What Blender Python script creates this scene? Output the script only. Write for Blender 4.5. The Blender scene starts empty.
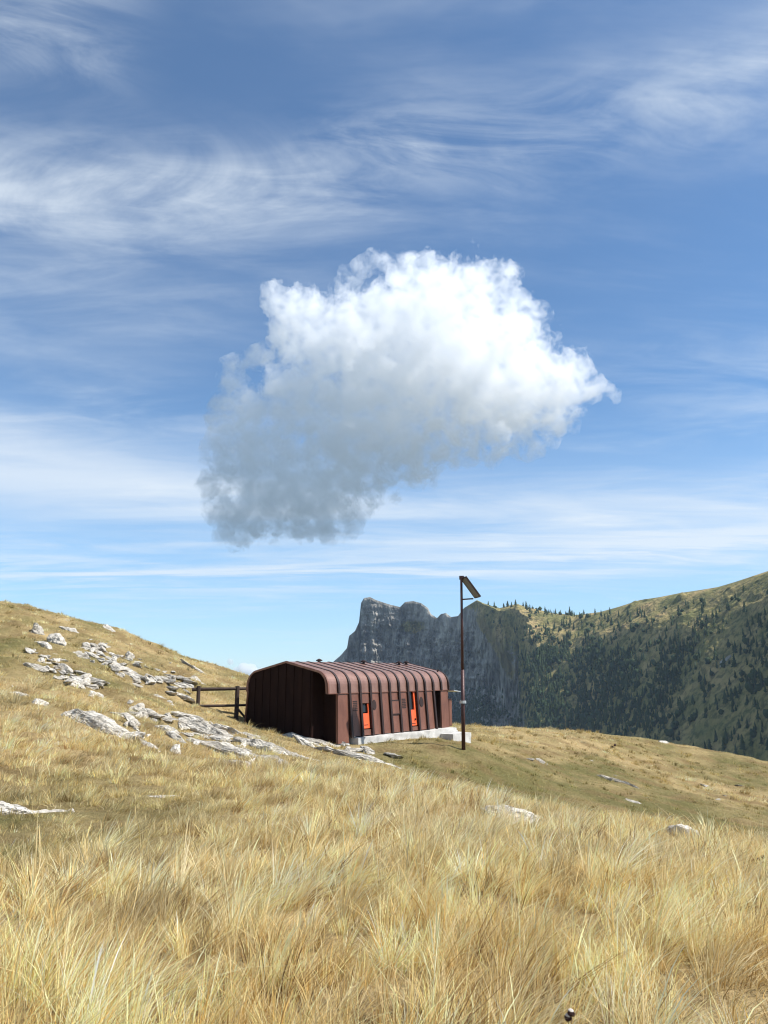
import bpy, bmesh, math, random
import numpy as np
from mathutils import Vector, Matrix, noise as mnoise

random.seed(7)
RNG = np.random.default_rng(11)
R = math.radians
scene = bpy.context.scene
COL = scene.collection

# ------------------------------------------------------------------ camera
F, CX, CY = 739.0, 384.0, 512.0
PITCH = R(12.2)
EYE = np.array([0.0, 0.0, 1.6])
FWD = np.array([0, math.cos(PITCH), math.sin(PITCH)])
UPV = np.array([0, -math.sin(PITCH), math.cos(PITCH)])
cam_d = bpy.data.cameras.new('camera')
cam = bpy.data.objects.new('camera', cam_d)
COL.objects.link(cam)
cam.location = EYE
cam.rotation_euler = (math.pi / 2 + PITCH, 0, 0)
cam_d.sensor_fit = 'VERTICAL'
cam_d.sensor_height = 36
cam_d.lens = F / 1024 * 36
cam_d.clip_start = 0.05
cam_d.clip_end = 40000
scene.camera = cam


def ray(px, py):
    return FWD + (px - CX) / F * np.array([1.0, 0, 0]) + (CY - py) / F * UPV


def at(px, py, d):
    r = ray(px, py)
    return EYE + r * (d / r[1])


def project(x, y, z):
    cy = y * math.cos(PITCH) + (z - 1.6) * math.sin(PITCH)
    cz = -y * math.sin(PITCH) + (z - 1.6) * math.cos(PITCH)
    return CX + F * x / cy, CY - F * cz / cy


# ------------------------------------------------------------------ tagging
def tag(o, label=None, cat=None, group=None, kind=None):
    if label: o['label'] = label
    if cat: o['category'] = cat
    if group: o['group'] = group
    if kind: o['kind'] = kind
    return o


def link(name, me, mat=None, parent=None, smooth=False):
    if isinstance(me, bmesh.types.BMesh):
        m = bpy.data.meshes.new(name)
        me.to_mesh(m)
        me.free()
        me = m
    o = bpy.data.objects.new(name, me)
    COL.objects.link(o)
    if mat: me.materials.append(mat)
    if parent: o.parent = parent
    if smooth: me.polygons.foreach_set('use_smooth', [True] * len(me.polygons))
    return o


def empty(name, loc, rz=0.0):
    o = bpy.data.objects.new(name, None)
    COL.objects.link(o)
    o.empty_display_size = 0.3
    o.location = loc
    o.rotation_euler = (0, 0, rz)
    return o


def raw_mesh(name, verts, loops, starts, totals):
    me = bpy.data.meshes.new(name)
    me.vertices.add(len(verts))
    me.vertices.foreach_set('co', np.ascontiguousarray(verts, np.float32).ravel())
    me.loops.add(len(loops))
    me.loops.foreach_set('vertex_index', np.ascontiguousarray(loops, np.int32))
    me.polygons.add(len(starts))
    me.polygons.foreach_set('loop_start', np.ascontiguousarray(starts, np.int32))
    me.polygons.foreach_set('loop_total', np.ascontiguousarray(totals, np.int32))
    me.update(calc_edges=True)
    return me


def grid_mesh(name, P):
    """P: (nu, nv, 3) array -> quad mesh"""
    nu, nv, _ = P.shape
    idx = np.arange(nu * nv).reshape(nu, nv)
    q = np.stack([idx[:-1, :-1], idx[1:, :-1], idx[1:, 1:], idx[:-1, 1:]], -1).reshape(-1, 4)
    n = len(q)
    me = raw_mesh(name, P.reshape(-1, 3), q.ravel(), np.arange(n) * 4, np.full(n, 4))
    me.polygons.foreach_set('use_smooth', np.ones(n, bool))
    return me


def set_color(me, name, arr):
    a = me.color_attributes.new(name, 'FLOAT_COLOR', 'POINT')
    rgba = np.ones((len(me.vertices), 4), np.float32)
    rgba[:, :arr.shape[1]] = arr
    a.data.foreach_set('color', rgba.ravel())


# ------------------------------------------------------------------ noise (numpy)
_perm = RNG.permutation(512)
_g = RNG.normal(size=(512, 2))
_g /= np.linalg.norm(_g, axis=1)[:, None]


def perlin(x, y):
    xi = np.floor(x).astype(int); yi = np.floor(y).astype(int)
    xf = x - xi; yf = y - yi
    u = xf * xf * xf * (xf * (xf * 6 - 15) + 10); v = yf * yf * yf * (yf * (yf * 6 - 15) + 10)

    def gr(ix, iy, dx, dy):
        h = _perm[(_perm[ix & 511] + iy) & 511]
        return _g[h, 0] * dx + _g[h, 1] * dy
    a = gr(xi, yi, xf, yf); b = gr(xi + 1, yi, xf - 1, yf)
    c = gr(xi, yi + 1, xf, yf - 1); d = gr(xi + 1, yi + 1, xf - 1, yf - 1)
    return (a + u * (b - a)) + v * ((c + u * (d - c)) - (a + u * (b - a)))


def fbm(x, y, octv=5, gain=0.5, lac=2.03):
    s = 0; a = 1.0; t = 0
    for i in range(octv):
        s = s + a * perlin(x + 17.3 * i, y - 9.1 * i); t += a
        a *= gain; x = x * lac; y = y * lac
    return s / t * 1.6


def ridged(x, y, octv=5, gain=0.55, lac=2.1):
    s = 0; a = 1.0; t = 0
    for i in range(octv):
        s = s + a * (1 - 2.2 * np.abs(perlin(x + 31.7 * i, y + 5.3 * i))); t += a
        a *= gain; x = x * lac; y = y * lac
    return s / t


def sstep(a, b, x):
    t = np.clip((x - a) / (b - a), 0, 1)
    return t * t * (3 - 2 * t)


# ------------------------------------------------------------------ materials
def new_mat(name):
    m = bpy.data.materials.new(name)
    m.use_nodes = True
    nt = m.node_tree
    nt.nodes.clear()
    out = nt.nodes.new('ShaderNodeOutputMaterial')
    return m, nt, out


class NB:
    """tiny node builder"""
    def __init__(s, nt): s.nt = nt
    def n(s, t, **kw):
        nd = s.nt.nodes.new(t)
        for k, v in kw.items():
            if k.startswith('i_'):
                key = k[2:]
                key = int(key) if key.isdigit() else key.replace('_', ' ')
                s.set(nd, key, v)
            else: setattr(nd, k, v)
        return nd
    def set(s, nd, key, v):
        sock = nd.inputs[key]
        if isinstance(v, bpy.types.NodeSocket): s.nt.links.new(v, sock)
        else: sock.default_value = v
    def math(s, op, a, b=None, c=None, clamp=False):
        nd = s.nt.nodes.new('ShaderNodeMath'); nd.operation = op; nd.use_clamp = clamp
        for i, v in enumerate((a, b, c)):
            if v is not None: s.set(nd, i, v)
        return nd.outputs[0]
    def noise(s, vec, scale, detail=4, rough=0.55, dist=0.0):
        nd = s.nt.nodes.new('ShaderNodeTexNoise')
        if vec is not None: s.set(nd, 'Vector', vec)
        nd.inputs['Scale'].default_value = scale; nd.inputs['Detail'].default_value = detail
        nd.inputs['Roughness'].default_value = rough; nd.inputs['Distortion'].default_value = dist
        return nd.outputs[0]
    def ramp(s, fac, stops):
        nd = s.nt.nodes.new('ShaderNodeValToRGB')
        cr = nd.color_ramp
        while len(cr.elements) < len(stops): cr.elements.new(0.5)
        for e, (p, c) in zip(cr.elements, stops):
            e.position = p; e.color = (*c, 1) if len(c) == 3 else c
        s.set(nd, 0, fac)
        return nd.outputs[0]
    def mix(s, fac, a, b, mode='MIX'):
        nd = s.nt.nodes.new('ShaderNodeMix'); nd.data_type = 'RGBA'; nd.blend_type = mode
        s.set(nd, 0, fac)
        for key, v in ((6, a), (7, b)):
            if isinstance(v, tuple): v = (*v, 1) if len(v) == 3 else v
            s.set(nd, key, v)
        return nd.outputs[2]
    def mapr(s, v, a, b, c, d, smooth=True):
        nd = s.nt.nodes.new('ShaderNodeMapRange')
        if smooth: nd.interpolation_type = 'SMOOTHSTEP'
        for i, q in enumerate((v, a, b, c, d)): s.set(nd, i, q)
        return nd.outputs[0]


def bump(b, h, dist, strength=1.0):
    nd = b.n('ShaderNodeBump'); b.set(nd, 'Height', h); nd.inputs['Distance'].default_value = dist
    nd.inputs['Strength'].default_value = strength
    return nd.outputs[0]


def metal_paint(name, c1, c2, rough=0.5, metallic=0.2, scale=3.0):
    m, nt, out = new_mat(name); b = NB(nt)
    tc = b.n('ShaderNodeTexCoord').outputs['Object']
    mp = b.n('ShaderNodeMapping'); b.set(mp, 0, tc); mp.inputs['Scale'].default_value = (1, 1, 0.35)
    n1 = b.noise(mp.outputs[0], scale, 6, 0.65)
    col = b.ramp(n1, [(0.3, c1), (0.7, c2)])
    n2 = b.noise(tc, scale * 12, 4, 0.6)
    col = b.mix(b.mapr(n2, 0.45, 0.75, 0, 0.35), col, tuple(x * 0.5 for x in c1))
    p = b.n('ShaderNodeBsdfPrincipled'); b.set(p, 'Base Color', col)
    b.set(p, 'Roughness', b.mapr(n2, 0.3, 0.7, rough - 0.1, rough + 0.15))
    p.inputs['Metallic'].default_value = metallic
    b.set(p, 'Normal', bump(b, n2, 0.004, 0.5))
    nt.links.new(p.outputs[0], out.inputs[0])
    return m


def simple(name, c, rough=0.8, n_scale=8, var=0.35, metallic=0.0, spec=0.5, bmp=0.003):
    m, nt, out = new_mat(name); b = NB(nt)
    tc = b.n('ShaderNodeTexCoord').outputs['Object']
    n1 = b.noise(tc, n_scale, 6, 0.6)
    col = b.ramp(n1, [(0.3, tuple(x * (1 - var) for x in c)), (0.7, tuple(min(1, x * (1 + var * 0.5)) for x in c))])
    p = b.n('ShaderNodeBsdfPrincipled'); b.set(p, 'Base Color', col)
    p.inputs['Roughness'].default_value = rough; p.inputs['Metallic'].default_value = metallic
    p.inputs['Specular IOR Level'].default_value = spec
    b.set(p, 'Normal', bump(b, n1, bmp, 0.6))
    nt.links.new(p.outputs[0], out.inputs[0])
    return m


def rock_mat(name, scale=1.0):
    m, nt, out = new_mat(name); b = NB(nt)
    tc = b.n('ShaderNodeNewGeometry').outputs['Position']
    n1 = b.noise(tc, 1.6 * scale, 8, 0.65, 0.4)
    col = b.ramp(n1, [(0.27, (0.25, 0.215, 0.165)), (0.42, (0.46, 0.41, 0.335)), (0.56, (0.62, 0.57, 0.485)), (0.75, (0.74, 0.69, 0.61))])
    mp = b.n('ShaderNodeMapping'); b.set(mp, 0, tc)
    mp.inputs['Rotation'].default_value = (0.3, 0.5, 0.5); mp.inputs['Scale'].default_value = (1, 3.5, 3.5)
    crk = b.noise(mp.outputs[0], 2.2 * scale, 5, 0.7, 0.6)
    ck = b.mapr(b.math('ABSOLUTE', b.math('SUBTRACT', crk, 0.5)), 0.0, 0.02, 0.7, 0)
    col = b.mix(ck, col, (0.09, 0.08, 0.065))
    n3 = b.noise(tc, 5.5 * scale, 5, 0.7)
    col = b.mix(b.mapr(n3, 0.58, 0.68, 0, 0.7), col, (0.17, 0.155, 0.12))
    p = b.n('ShaderNodeBsdfPrincipled'); b.set(p, 'Base Color', col); p.inputs['Roughness'].default_value = 0.95
    p.inputs['Specular IOR Level'].default_value = 0.2
    hgt = b.math('ADD', b.math('MULTIPLY', n1, 0.6), b.math('MULTIPLY', b.noise(tc, 14 * scale, 6, 0.7), 0.25))
    hgt = b.math('SUBTRACT', hgt, b.math('MULTIPLY', ck, 0.3))
    b.set(p, 'Normal', bump(b, hgt, 0.12 / scale, 0.9))
    nt.links.new(p.outputs[0], out.inputs[0])
    return m


def vcol_mat(name, trans=0.3, rough=0.7, spec=0.25):
    m, nt, out = new_mat(name); b = NB(nt)
    at_ = b.n('ShaderNodeAttribute', attribute_name='col').outputs['Color']
    p = b.n('ShaderNodeBsdfDiffuse'); b.set(p, 'Color', at_)
    if trans > 0:
        t = b.n('ShaderNodeBsdfTranslucent'); b.set(t, 'Color', at_)
        mx = b.n('ShaderNodeMixShader'); mx.inputs[0].default_value = trans
        nt.links.new(p.outputs[0], mx.inputs[1]); nt.links.new(t.outputs[0], mx.inputs[2])
        nt.links.new(mx.outputs[0], out.inputs[0])
    else:
        nt.links.new(p.outputs[0], out.inputs[0])
    return m


M_ROCK = rock_mat('limestone')
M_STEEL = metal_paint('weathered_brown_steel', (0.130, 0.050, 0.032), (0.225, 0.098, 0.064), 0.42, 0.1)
M_ROOF = metal_paint('highlight_toned_roof_steel', (0.19, 0.095, 0.070), (0.32, 0.185, 0.145), 0.36, 0.2)  # same steel as the walls, roof sheen put into a lighter colour
M_STEELD = metal_paint('dark_brown_steel', (0.022, 0.010, 0.008), (0.040, 0.019, 0.014), 0.5, 0.2)
M_GABLE = metal_paint('shade_toned_gable_steel', (0.014, 0.0055, 0.0042), (0.026, 0.0115, 0.008), 0.8, 0.0)  # hut steel darkened: shade of gable and porch recess put into the colour
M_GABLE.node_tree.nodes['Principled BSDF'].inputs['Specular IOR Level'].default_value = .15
M_ORANGE = simple('orange_paint', (0.78, 0.12, 0.035), 0.45, 5, 0.15)
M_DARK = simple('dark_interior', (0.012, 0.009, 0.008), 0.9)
M_CONC = simple('pale_concrete', (0.55, 0.53, 0.49), 0.9, 3, 0.3)
M_WOOD = simple('dark_stained_wood', (0.050, 0.030, 0.022), 0.85, 12, 0.5, bmp=0.008)
M_POLE = metal_paint('pole_paint', (0.050, 0.020, 0.018), (0.085, 0.035, 0.03), 0.5, 0.2)
M_GALV = simple('galvanised_metal', (0.55, 0.56, 0.56), 0.45, 20, 0.15, metallic=0.6)
M_CELL = simple('solar_cell', (0.02, 0.025, 0.04), 0.2, 20, 0.2)
M_BACKSHEET = simple('panel_backsheet', (0.19, 0.20, 0.185), 0.7, 6, 0.3)
m, nt, out = new_mat('window_glass'); b = NB(nt)
p = b.n('ShaderNodeBsdfPrincipled'); p.inputs['Base Color'].default_value = (0.012, 0.014, 0.016, 1)
p.inputs['Roughness'].default_value = 0.08
nt.links.new(p.outputs[0], out.inputs[0]); M_GLASS = m

# ------------------------------------------------------------------ near terrain
# (px, py, depth, tallness, greenness)
CP = [
    (0, 1024, 3.9, 1, 0), (384, 1024, 3.9, 1, 0), (768, 1024, 3.9, 1, 0), (-200, 1000, 4.2, 1, 0), (980, 1010, 4.0, 1, 0),
    (0, 900, 6.2, 1, .15), (200, 900, 6.2, 1, 0), (384, 900, 6.2, 1, 0), (600, 905, 6.2, 1, 0), (768, 915, 6.2, 1, 0),
    (0, 835, 9.0, .35, .8), (90, 832, 9.2, .45, .55), (200, 845, 8.6, .9, .2), (384, 850, 8.5, 1, .05), (520, 860, 8.3, 1, 0), (680, 872, 8.0, 1, 0), (900, 900, 7.8, 1, 0),
    (0, 790, 12.3, .6, .5), (50, 800, 11.8, .4, .7), (110, 805, 11.6, .35, .8), (200, 800, 12.5, .4, .7), (290, 800, 13, .9, .1), (384, 800, 13, 1, 0), (440, 812, 12.3, 1, 0), (520, 829, 11.5, 1, 0), (600, 839, 11, 1, 0), (680, 850, 10.4, 1, 0), (768, 866, 10, 1, 0), (880, 885, 9.6, 1, 0),
    (0, 760, 14.8, .7, .15), (100, 768, 14.2, .6, .25), (200, 775, 16, .6, .3), (290, 780, 16.5, 1, 0), (384, 778, 17, 1, 0), (430, 790, 16.5, .7, .1),
    (0, 725, 18.5, .75, .1), (100, 735, 18.5, .6, .2), (200, 748, 21, .45, .35), (290, 757, 22, .6, .2), (350, 760, 22, .5, .3),
    (0, 695, 23, .7, .1), (60, 700, 22.5, .7, 0), (100, 702, 25.5, .6, .1), (150, 715, 24.5, .5, .2), (200, 722, 26.5, .4, .3), (250, 732, 27.3, .5, .2), (300, 742, 27, .4, .3), (335, 748, 28.2, .2, .5), (380, 748, 28.6, .12, .9), (420, 742, 30.8, .12, .9),
    (0, 650, 31, .3, .7), (50, 668, 29, .35, .6), (100, 668, 32, .35, .6), (150, 680, 32, .35, .55), (198, 708, 31.5, .4, .4), (240, 716, 32.3, .45, .3),
    (0, 603, 42, .35, .5), (60, 615, 42, .35, .5), (100, 626, 42, .35, .5), (150, 648, 41.5, .35, .45), (200, 667, 41, .35, .3), (252, 676, 42, .35, .3), (-200, 555, 44, .35, .4),
    (-150, 700, 22, .6, .2), (-150, 630, 33, .4, .4),
    (463, 740, 29.6, .12, .9), (500, 760, 31, .1, .95), (450, 770, 26, .15, .85), (430, 762, 27, .15, .9),
    (520, 790, 27, .1, .9), (520, 806, 22, .2, .7), (520, 760, 33.5, .12, .8), (520, 738, 41, .2, .45), (475, 727, 42, .45, .1), (520, 728, 46, .4, .1), (580, 731, 49, .35, .15),
    (560, 760, 36, .2, .5), (600, 800, 28, .1, 1), (640, 822, 22, .15, .85), (640, 785, 34, .08, 1), (700, 800, 33, .1, .95), (600, 770, 36, .1, .8),
    (640, 765, 40, .3, .2), (690, 780, 39, .35, .2), (768, 806, 35, .4, .15), (768, 838, 22, .15, .8), (700, 832, 22, .12, .9), (860, 840, 30, .2, .6),
    (640, 736, 51, .3, .3), (670, 748, 49, .08, 1), (700, 766, 46, .1, .95), (700, 748, 51, .25, .4), (768, 775, 44, .1, .9), (768, 760, 48, .2, .5), (860, 790, 46, .2, .5),
]
pts, vals = [], []
for (px, py, d, t, g) in CP:
    q = at(px, py, d); pts.append((q[0], q[1], q[2])); vals.append((t, g))
EXTRA = [(0, 0, 0), (-4, 0, .15), (4, 0, -.15), (0, -12, .8), (-15, -8, 2), (15, -8, -1),
         (-14, 6, 1.6), (16, 6, -1.6), (-30, 15, 5), (30, 18, -5), (-50, 35, 8.5),
         (-33, 58, 4.5), (-20, 58, 1.5), (-8, 58, -1.8), (-3, 45, -0.9), (1, 58, -4.5), (8, 62, -6.5), (20, 66, -8.5), (35, 66, -10), (50, 55, -10),
         (0.5, 38, -1.15), (-3, 37, -.6), (-2, 33, -.9), (1.0, 34, -1.1), (2.5, 37.5, -1.2)]
for e in EXTRA:
    pts.append(e); vals.append((.5, .3) if e[1] > 30 else (1, 0))
PTS = np.array(pts, float); VALS = np.array(vals)


def tps_fit(P, z, lam):
    n = len(P)
    D = np.hypot(P[:, None, 0] - P[None, :, 0], P[:, None, 1] - P[None, :, 1])
    K = np.where(D > 0, D ** 2 * np.log(D + 1e-12), 0) + lam * np.eye(n)
    A = np.zeros((n + 3, n + 3)); A[:n, :n] = K; A[:n, n] = 1; A[:n, n + 1:] = P; A[n, :n] = 1; A[n + 1:, :n] = P.T
    return np.linalg.solve(A, np.concatenate([z, np.zeros(3)]))


_P2 = PTS[:, :2] / 10
_w = tps_fit(_P2, PTS[:, 2], 0.06)


def tps_eval(x, y):
    out = np.full(x.shape, _w[-3]) + _w[-2] * x / 10 + _w[-1] * y / 10
    for i in range(len(_P2)):
        d2 = (x / 10 - _P2[i, 0]) ** 2 + (y / 10 - _P2[i, 1]) ** 2
        out += _w[i] * 0.5 * d2 * np.log(d2 + 1e-12)
    return out


def region_vals(x, y):
    num = np.zeros(x.shape + (2,)); den = np.zeros(x.shape) + 1e-9
    for i in range(len(PTS)):
        s = 0.6 + 0.055 * PTS[i, 1]
        w = np.exp(-((x - PTS[i, 0]) ** 2 + (y - PTS[i, 1]) ** 2) / (2 * s * s)) + 1e-6 / (1 + (x - PTS[i, 0]) ** 2 + (y - PTS[i, 1]) ** 2)
        num += w[..., None] * VALS[i]; den += w
    return num / den[..., None]


def height_exact(x, y):
    xc = np.clip(x, -70, 75); yc = np.clip(y, -20, 80)
    z = tps_eval(xc, yc)
    dout = np.hypot(x - xc, y - yc)
    z = z - dout * 0.35 - sstep(0, 60, dout) * 8
    z = np.maximum(z, -170 + 6 * fbm(x / 200, y / 200, 3))
    r = np.hypot(x, y)
    rough = sstep(2, 8, r)
    z = z + (0.15 * fbm(x / 2.3, y / 2.3, 4) + 0.075 * fbm(x / 0.65 + 9, y / 0.65, 3)) * rough
    # rocky, stepped relief on the left slope
    rocky = sstep(-2.0, -7, x) * sstep(17, 23, y) * sstep(60, 42, y)
    s = (x * 0.55 + y * 0.83)
    z = z + rocky * (0.28 * fbm(s / 1.9, (x * .83 - y * .55) / 5.5, 4))
    # level pad under the hut
    cx, cy = 0.0, 33.6
    ux, uy = math.sin(R(39)), math.cos(R(39))
    lu = (x - NX) * ux + (y - NY) * uy; lv = -(x - NX) * uy + (y - NY) * ux
    inside = sstep(-1.2, -0.1, lu) * sstep(9.4, 8.4, lu) * sstep(-1.5, -.4, lv) * sstep(6.4, 5.2, lv)
    z = z * (1 - inside) + np.minimum(z, HUT_Z - 0.05 + 0.12 * np.clip(lv, 0, 6)) * inside
    return z


HUT_AZ = R(39)
_n = at(333.5, 744, 29.5)
NX, NY, HUT_Z = _n[0] - .42 * math.sin(HUT_AZ), _n[1] - .42 * math.cos(HUT_AZ), -1.12

dx = 0.22
GX = np.arange(-42, 48, dx); GY = np.arange(-6, 76, dx)
gx, gy = np.meshgrid(GX, GY, indexing='ij')
GZ = height_exact(gx, gy)
GV = region_vals(gx[::3, ::3], gy[::3, ::3])


def bil(A, X0, Y0, D, x, y):
    fx = np.clip((x - X0) / D, 0, A.shape[0] - 1.001); fy = np.clip((y - Y0) / D, 0, A.shape[1] - 1.001)
    i = fx.astype(int); j = fy.astype(int); u = fx - i; v = fy - j
    if A.ndim == 3: u = u[..., None]; v = v[..., None]
    return (A[i, j] * (1 - u) + A[i + 1, j] * u) * (1 - v) + (A[i, j + 1] * (1 - u) + A[i + 1, j + 1] * u) * v


def H(x, y): return bil(GZ, GX[0], GY[0], dx, np.asarray(x, float), np.asarray(y, float))
def RV(x, y): return bil(GV, GX[0], GY[0], dx * 3, np.asarray(x, float), np.asarray(y, float))


def hit(px, py, dmin=3.0, dmax=74):
    r = ray(px, py)
    ds = np.arange(dmin, dmax, 0.05)
    P = EYE[None] + r[None] * (ds / r[1])[:, None]
    g = H(P[:, 0], P[:, 1])
    k = np.argmax(P[:, 2] <= g)
    if P[k, 2] > g[k]: k = len(ds) - 1
    return np.array([P[k, 0], P[k, 1], g[k]])


# nonuniform outer rings joined in one sheet
def axis(core, lo, hi):
    a = []; v = core[0]; s = 1.0
    while v > lo: v -= s; s *= 1.35; a.append(v)
    c = []; v = core[-1]; s = 1.0
    while v < hi: v += s; s *= 1.35; c.append(v)
    return np.concatenate([a[::-1], core, c])


AX = axis(GX, -7000, 7000); AY = axis(GY, -6000, 9000)
ax, ay = np.meshgrid(AX, AY, indexing='ij')
AZ = height_exact(ax, ay)
gm = grid_mesh('hillside_ground', np.stack([ax, ay, AZ], -1))
rv = region_vals(ax.ravel(), ay.ravel())
nn = fbm(ax.ravel() / 3.0, ay.ravel() / 3.0, 5); nn2 = fbm(ax.ravel() / 0.9 + 40, ay.ravel() / 0.9, 4)
green = np.clip(rv[:, 1] + nn * 0.9 + nn2 * .35, 0, 1)[:, None]
straw_c = np.array([0.46, 0.34, 0.17]); green_c = np.array([0.175, 0.155, 0.060]); brown_c = np.array([0.22, 0.15, 0.07])
gc = straw_c * (1 - green) + green_c * green
bmix = sstep(-.1, .45, fbm(ax.ravel() / 1.5 + 7, ay.ravel() / 1.5 - 3, 4))[:, None] * .75
gc = gc * (1 - bmix) + brown_c * bmix
rfar = sstep(75, 130, np.hypot(ax.ravel(), ay.ravel()))[:, None]
gc = gc * (1 - rfar) + np.array([0.045, 0.055, 0.03]) * rfar
set_color(gm, 'col', gc)
m, nt, out = new_mat('alpine_turf'); b = NB(nt)
pos = b.n('ShaderNodeNewGeometry').outputs['Position']
ca = b.n('ShaderNodeAttribute', attribute_name='col').outputs['Color']
f1 = b.noise(pos, 7, 6, 0.7); f2 = b.noise(pos, 30, 4, 0.7)
col = b.mix(b.mapr(f1, 0.35, 0.65, 0, 0.6), ca, b.mix(1.0, ca, (0.5, 0.47, 0.4), 'MULTIPLY'))
col = b.mix(b.mapr(f2, 0.5, 0.7, 0, 0.5), col, b.mix(1.0, col, (1.6, 1.55, 1.4), 'MULTIPLY'))
p = b.n('ShaderNodeBsdfPrincipled'); b.set(p, 'Base Color', col); p.inputs['Roughness'].default_value = 1; p.inputs['Specular IOR Level'].default_value = 0.1
b.set(p, 'Normal', bump(b, b.math('ADD', f1, b.math('MULTIPLY', f2, 0.4)), 0.12, 0.9))
nt.links.new(p.outputs[0], out.inputs[0])
tag(link('ground', gm, m), 'dry alpine hillside turf around the hut', None, None, 'structure')

# ------------------------------------------------------------------ grass
def zone_ok(x, y):
    """keep clear of the hut footprint and slab"""
    ux, uy = math.sin(HUT_AZ), math.cos(HUT_AZ)
    lu = (x - NX) * ux + (y - NY) * uy; lv = -(x - NX) * uy + (y - NY) * ux
    return ~((lu > -0.15) & (lu < 9.2) & (lv > -0.55) & (lv < 5.6)) & ~((lu > 6.6) & (lu < 9.6) & (lv > -2.0) & (lv < 0))


def blades(name, cx, cy, nper, hgt, wid, spread, lean0, seg, palette, mat, label, cat=None, stalk_frac=0.0, wind=(0.35, 0.1), keep_out=None, tuft_col=None):
    """clumps at cx,cy; arrays hgt,wid per clump"""
    n = len(cx)
    rep = RNG.poisson(nper, n) if np.isscalar(nper) else RNG.poisson(nper)
    ti = np.repeat(np.arange(n), rep); N = len(ti)
    ang = RNG.uniform(0, 2 * np.pi, N); rad = np.abs(RNG.normal(0, 1, N)) * spread[ti]
    bx = cx[ti] + np.cos(ang) * rad; by = cy[ti] + np.sin(ang) * rad
    h = hgt[ti] * np.clip(RNG.normal(1, .28, N), .35, 1.9)
    w = wid[ti] * RNG.uniform(.6, 1.4, N)
    stalk = RNG.random(N) < stalk_frac
    h = np.where(stalk, h * 1.22, h)
    ok = zone_ok(bx, by)
    ti, ang, rad, bx, by, h, w, stalk = [a[ok] for a in (ti, ang, rad, bx, by, h, w, stalk)]
    N = len(ti)
    bz = H(bx, by) - 0.03
    wn = fbm(bx / 1.1, by / 1.1, 3); wn2 = fbm(bx / 1.1 + 50, by / 1.1, 3)
    l = lean0 * np.clip(rad / (spread[ti] + 1e-6), 0, 2) * .34
    tlx = RNG.normal(0, .24, n)[ti]; tly = RNG.normal(0, .24, n)[ti]
    Lx = np.cos(ang) * l + wind[0] + .75 * wn + tlx + RNG.normal(0, .09, N)
    Ly = np.sin(ang) * l + wind[1] + .6 * wn2 + tly + RNG.normal(0, .09, N)
    Lx = np.where(stalk, Lx * .6, Lx); Ly = np.where(stalk, Ly * .6, Ly)
    L2 = np.hypot(Lx, Ly)
    # width direction
    wa = RNG.uniform(0, np.pi, N)
    wx = np.cos(wa) * w / 2; wy = np.sin(wa) * w / 2
    if seg == 3:
        T = [0, .38, .74, 1]; W = np.stack([np.full(N, .8), np.full(N, 1.0), np.where(stalk, 1.9, .6)], 1)
    else:
        T = [0, .55, 1]; W = np.stack([np.full(N, .9), np.full(N, .9)], 1)
    V = []
    for k, t in enumerate(T):
        bend = t ** 1.7
        X = bx + Lx * h * bend; Y = by + Ly * h * bend; Z = bz + h * (t - .28 * np.minimum(L2, 1.4) * t ** 2.2)
        if k < len(T) - 1:
            s = W[:, k]
            V.append(np.stack([X - wx * s, Y - wy * s, Z], -1)); V.append(np.stack([X + wx * s, Y + wy * s, Z], -1))
        else: V.append(np.stack([X, Y, Z], -1))
    nv = len(V)
    verts = np.stack(V, 1).reshape(-1, 3)
    base = (np.arange(N) * nv)[:, None]
    faces = []
    if seg == 3: lp = [0, 1, 3, 2, 2, 3, 5, 4, 4, 5, 6]; tot = [4, 4, 3]
    else: lp = [0, 1, 3, 2, 2, 3, 4]; tot = [4, 3]
    loops = (base + np.array(lp)[None]).ravel()
    tots = np.tile(tot, N); starts = np.concatenate([[0], np.cumsum(tots)[:-1]])
    me = raw_mesh(name, verts, loops, starts, tots)
    # colour
    pal = np.array(palette[0]); gpal = np.array(palette[1])
    r = RVc(bx, by)[:, 1] + .60 * fbm(bx / 3.0, by / 3.0, 5) + .25 * fbm(bx / .9 + 40, by / .9, 4)
    tc = (tuft_rand[ti % len(tuft_rand)])
    g = np.clip(r, 0, 1) ** 1.3 * (RNG.random(N) < .85)
    ci = RNG.integers(0, len(pal), N); gi = RNG.integers(0, len(gpal), N)
    c = pal[ci] * (1 - g[:, None]) + gpal[gi] * g[:, None]
    sc_p = np.clip(np.hypot(bx, by) / 10, 1, 3); patch = fbm(bx / 1.1 - 20, by / 1.1 + 11, 4) + .6 * fbm(bx / .4, by / .4 + 80, 2)
    c = c * (0.66 + .62 * tc)[:, None] * np.clip(1.08 + .62 * patch, .36, 1.6)[:, None] * RNG.uniform(.8, 1.2, N)[:, None]
    hue = fbm(bx / 3.1 + 70, by / 3.1, 2)[:, None]
    c = c * (1 + hue * np.array([[.06, 0, -.12]]))
    c = np.clip(c * np.array([[1.04, 1.0, .97]]), .01, .90)
    set_color(me, 'col', np.repeat(c, nv, 0))
    o = link(name, me, mat)
    tag(o, label, cat, None, 'stuff')
    return o


tuft_rand = RNG.random(9973)
def RVc(x, y): return RV(x, y)


def scatter(rmin, rmax, dens, halfdeg=31.5, tall_lo=0, tall_hi=1.01, power=0.0):
    """uniform tufts on the sector of ground the photograph looks at"""
    A = R(halfdeg * 2) / 2 * (rmax ** 2 - rmin ** 2)
    n = int(A * dens)
    r = np.sqrt(RNG.uniform(rmin ** 2, rmax ** 2, n)); a = RNG.uniform(-R(halfdeg), R(halfdeg), n)
    x = r * np.sin(a); y = r * np.cos(a)
    return x, y, r


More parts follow.
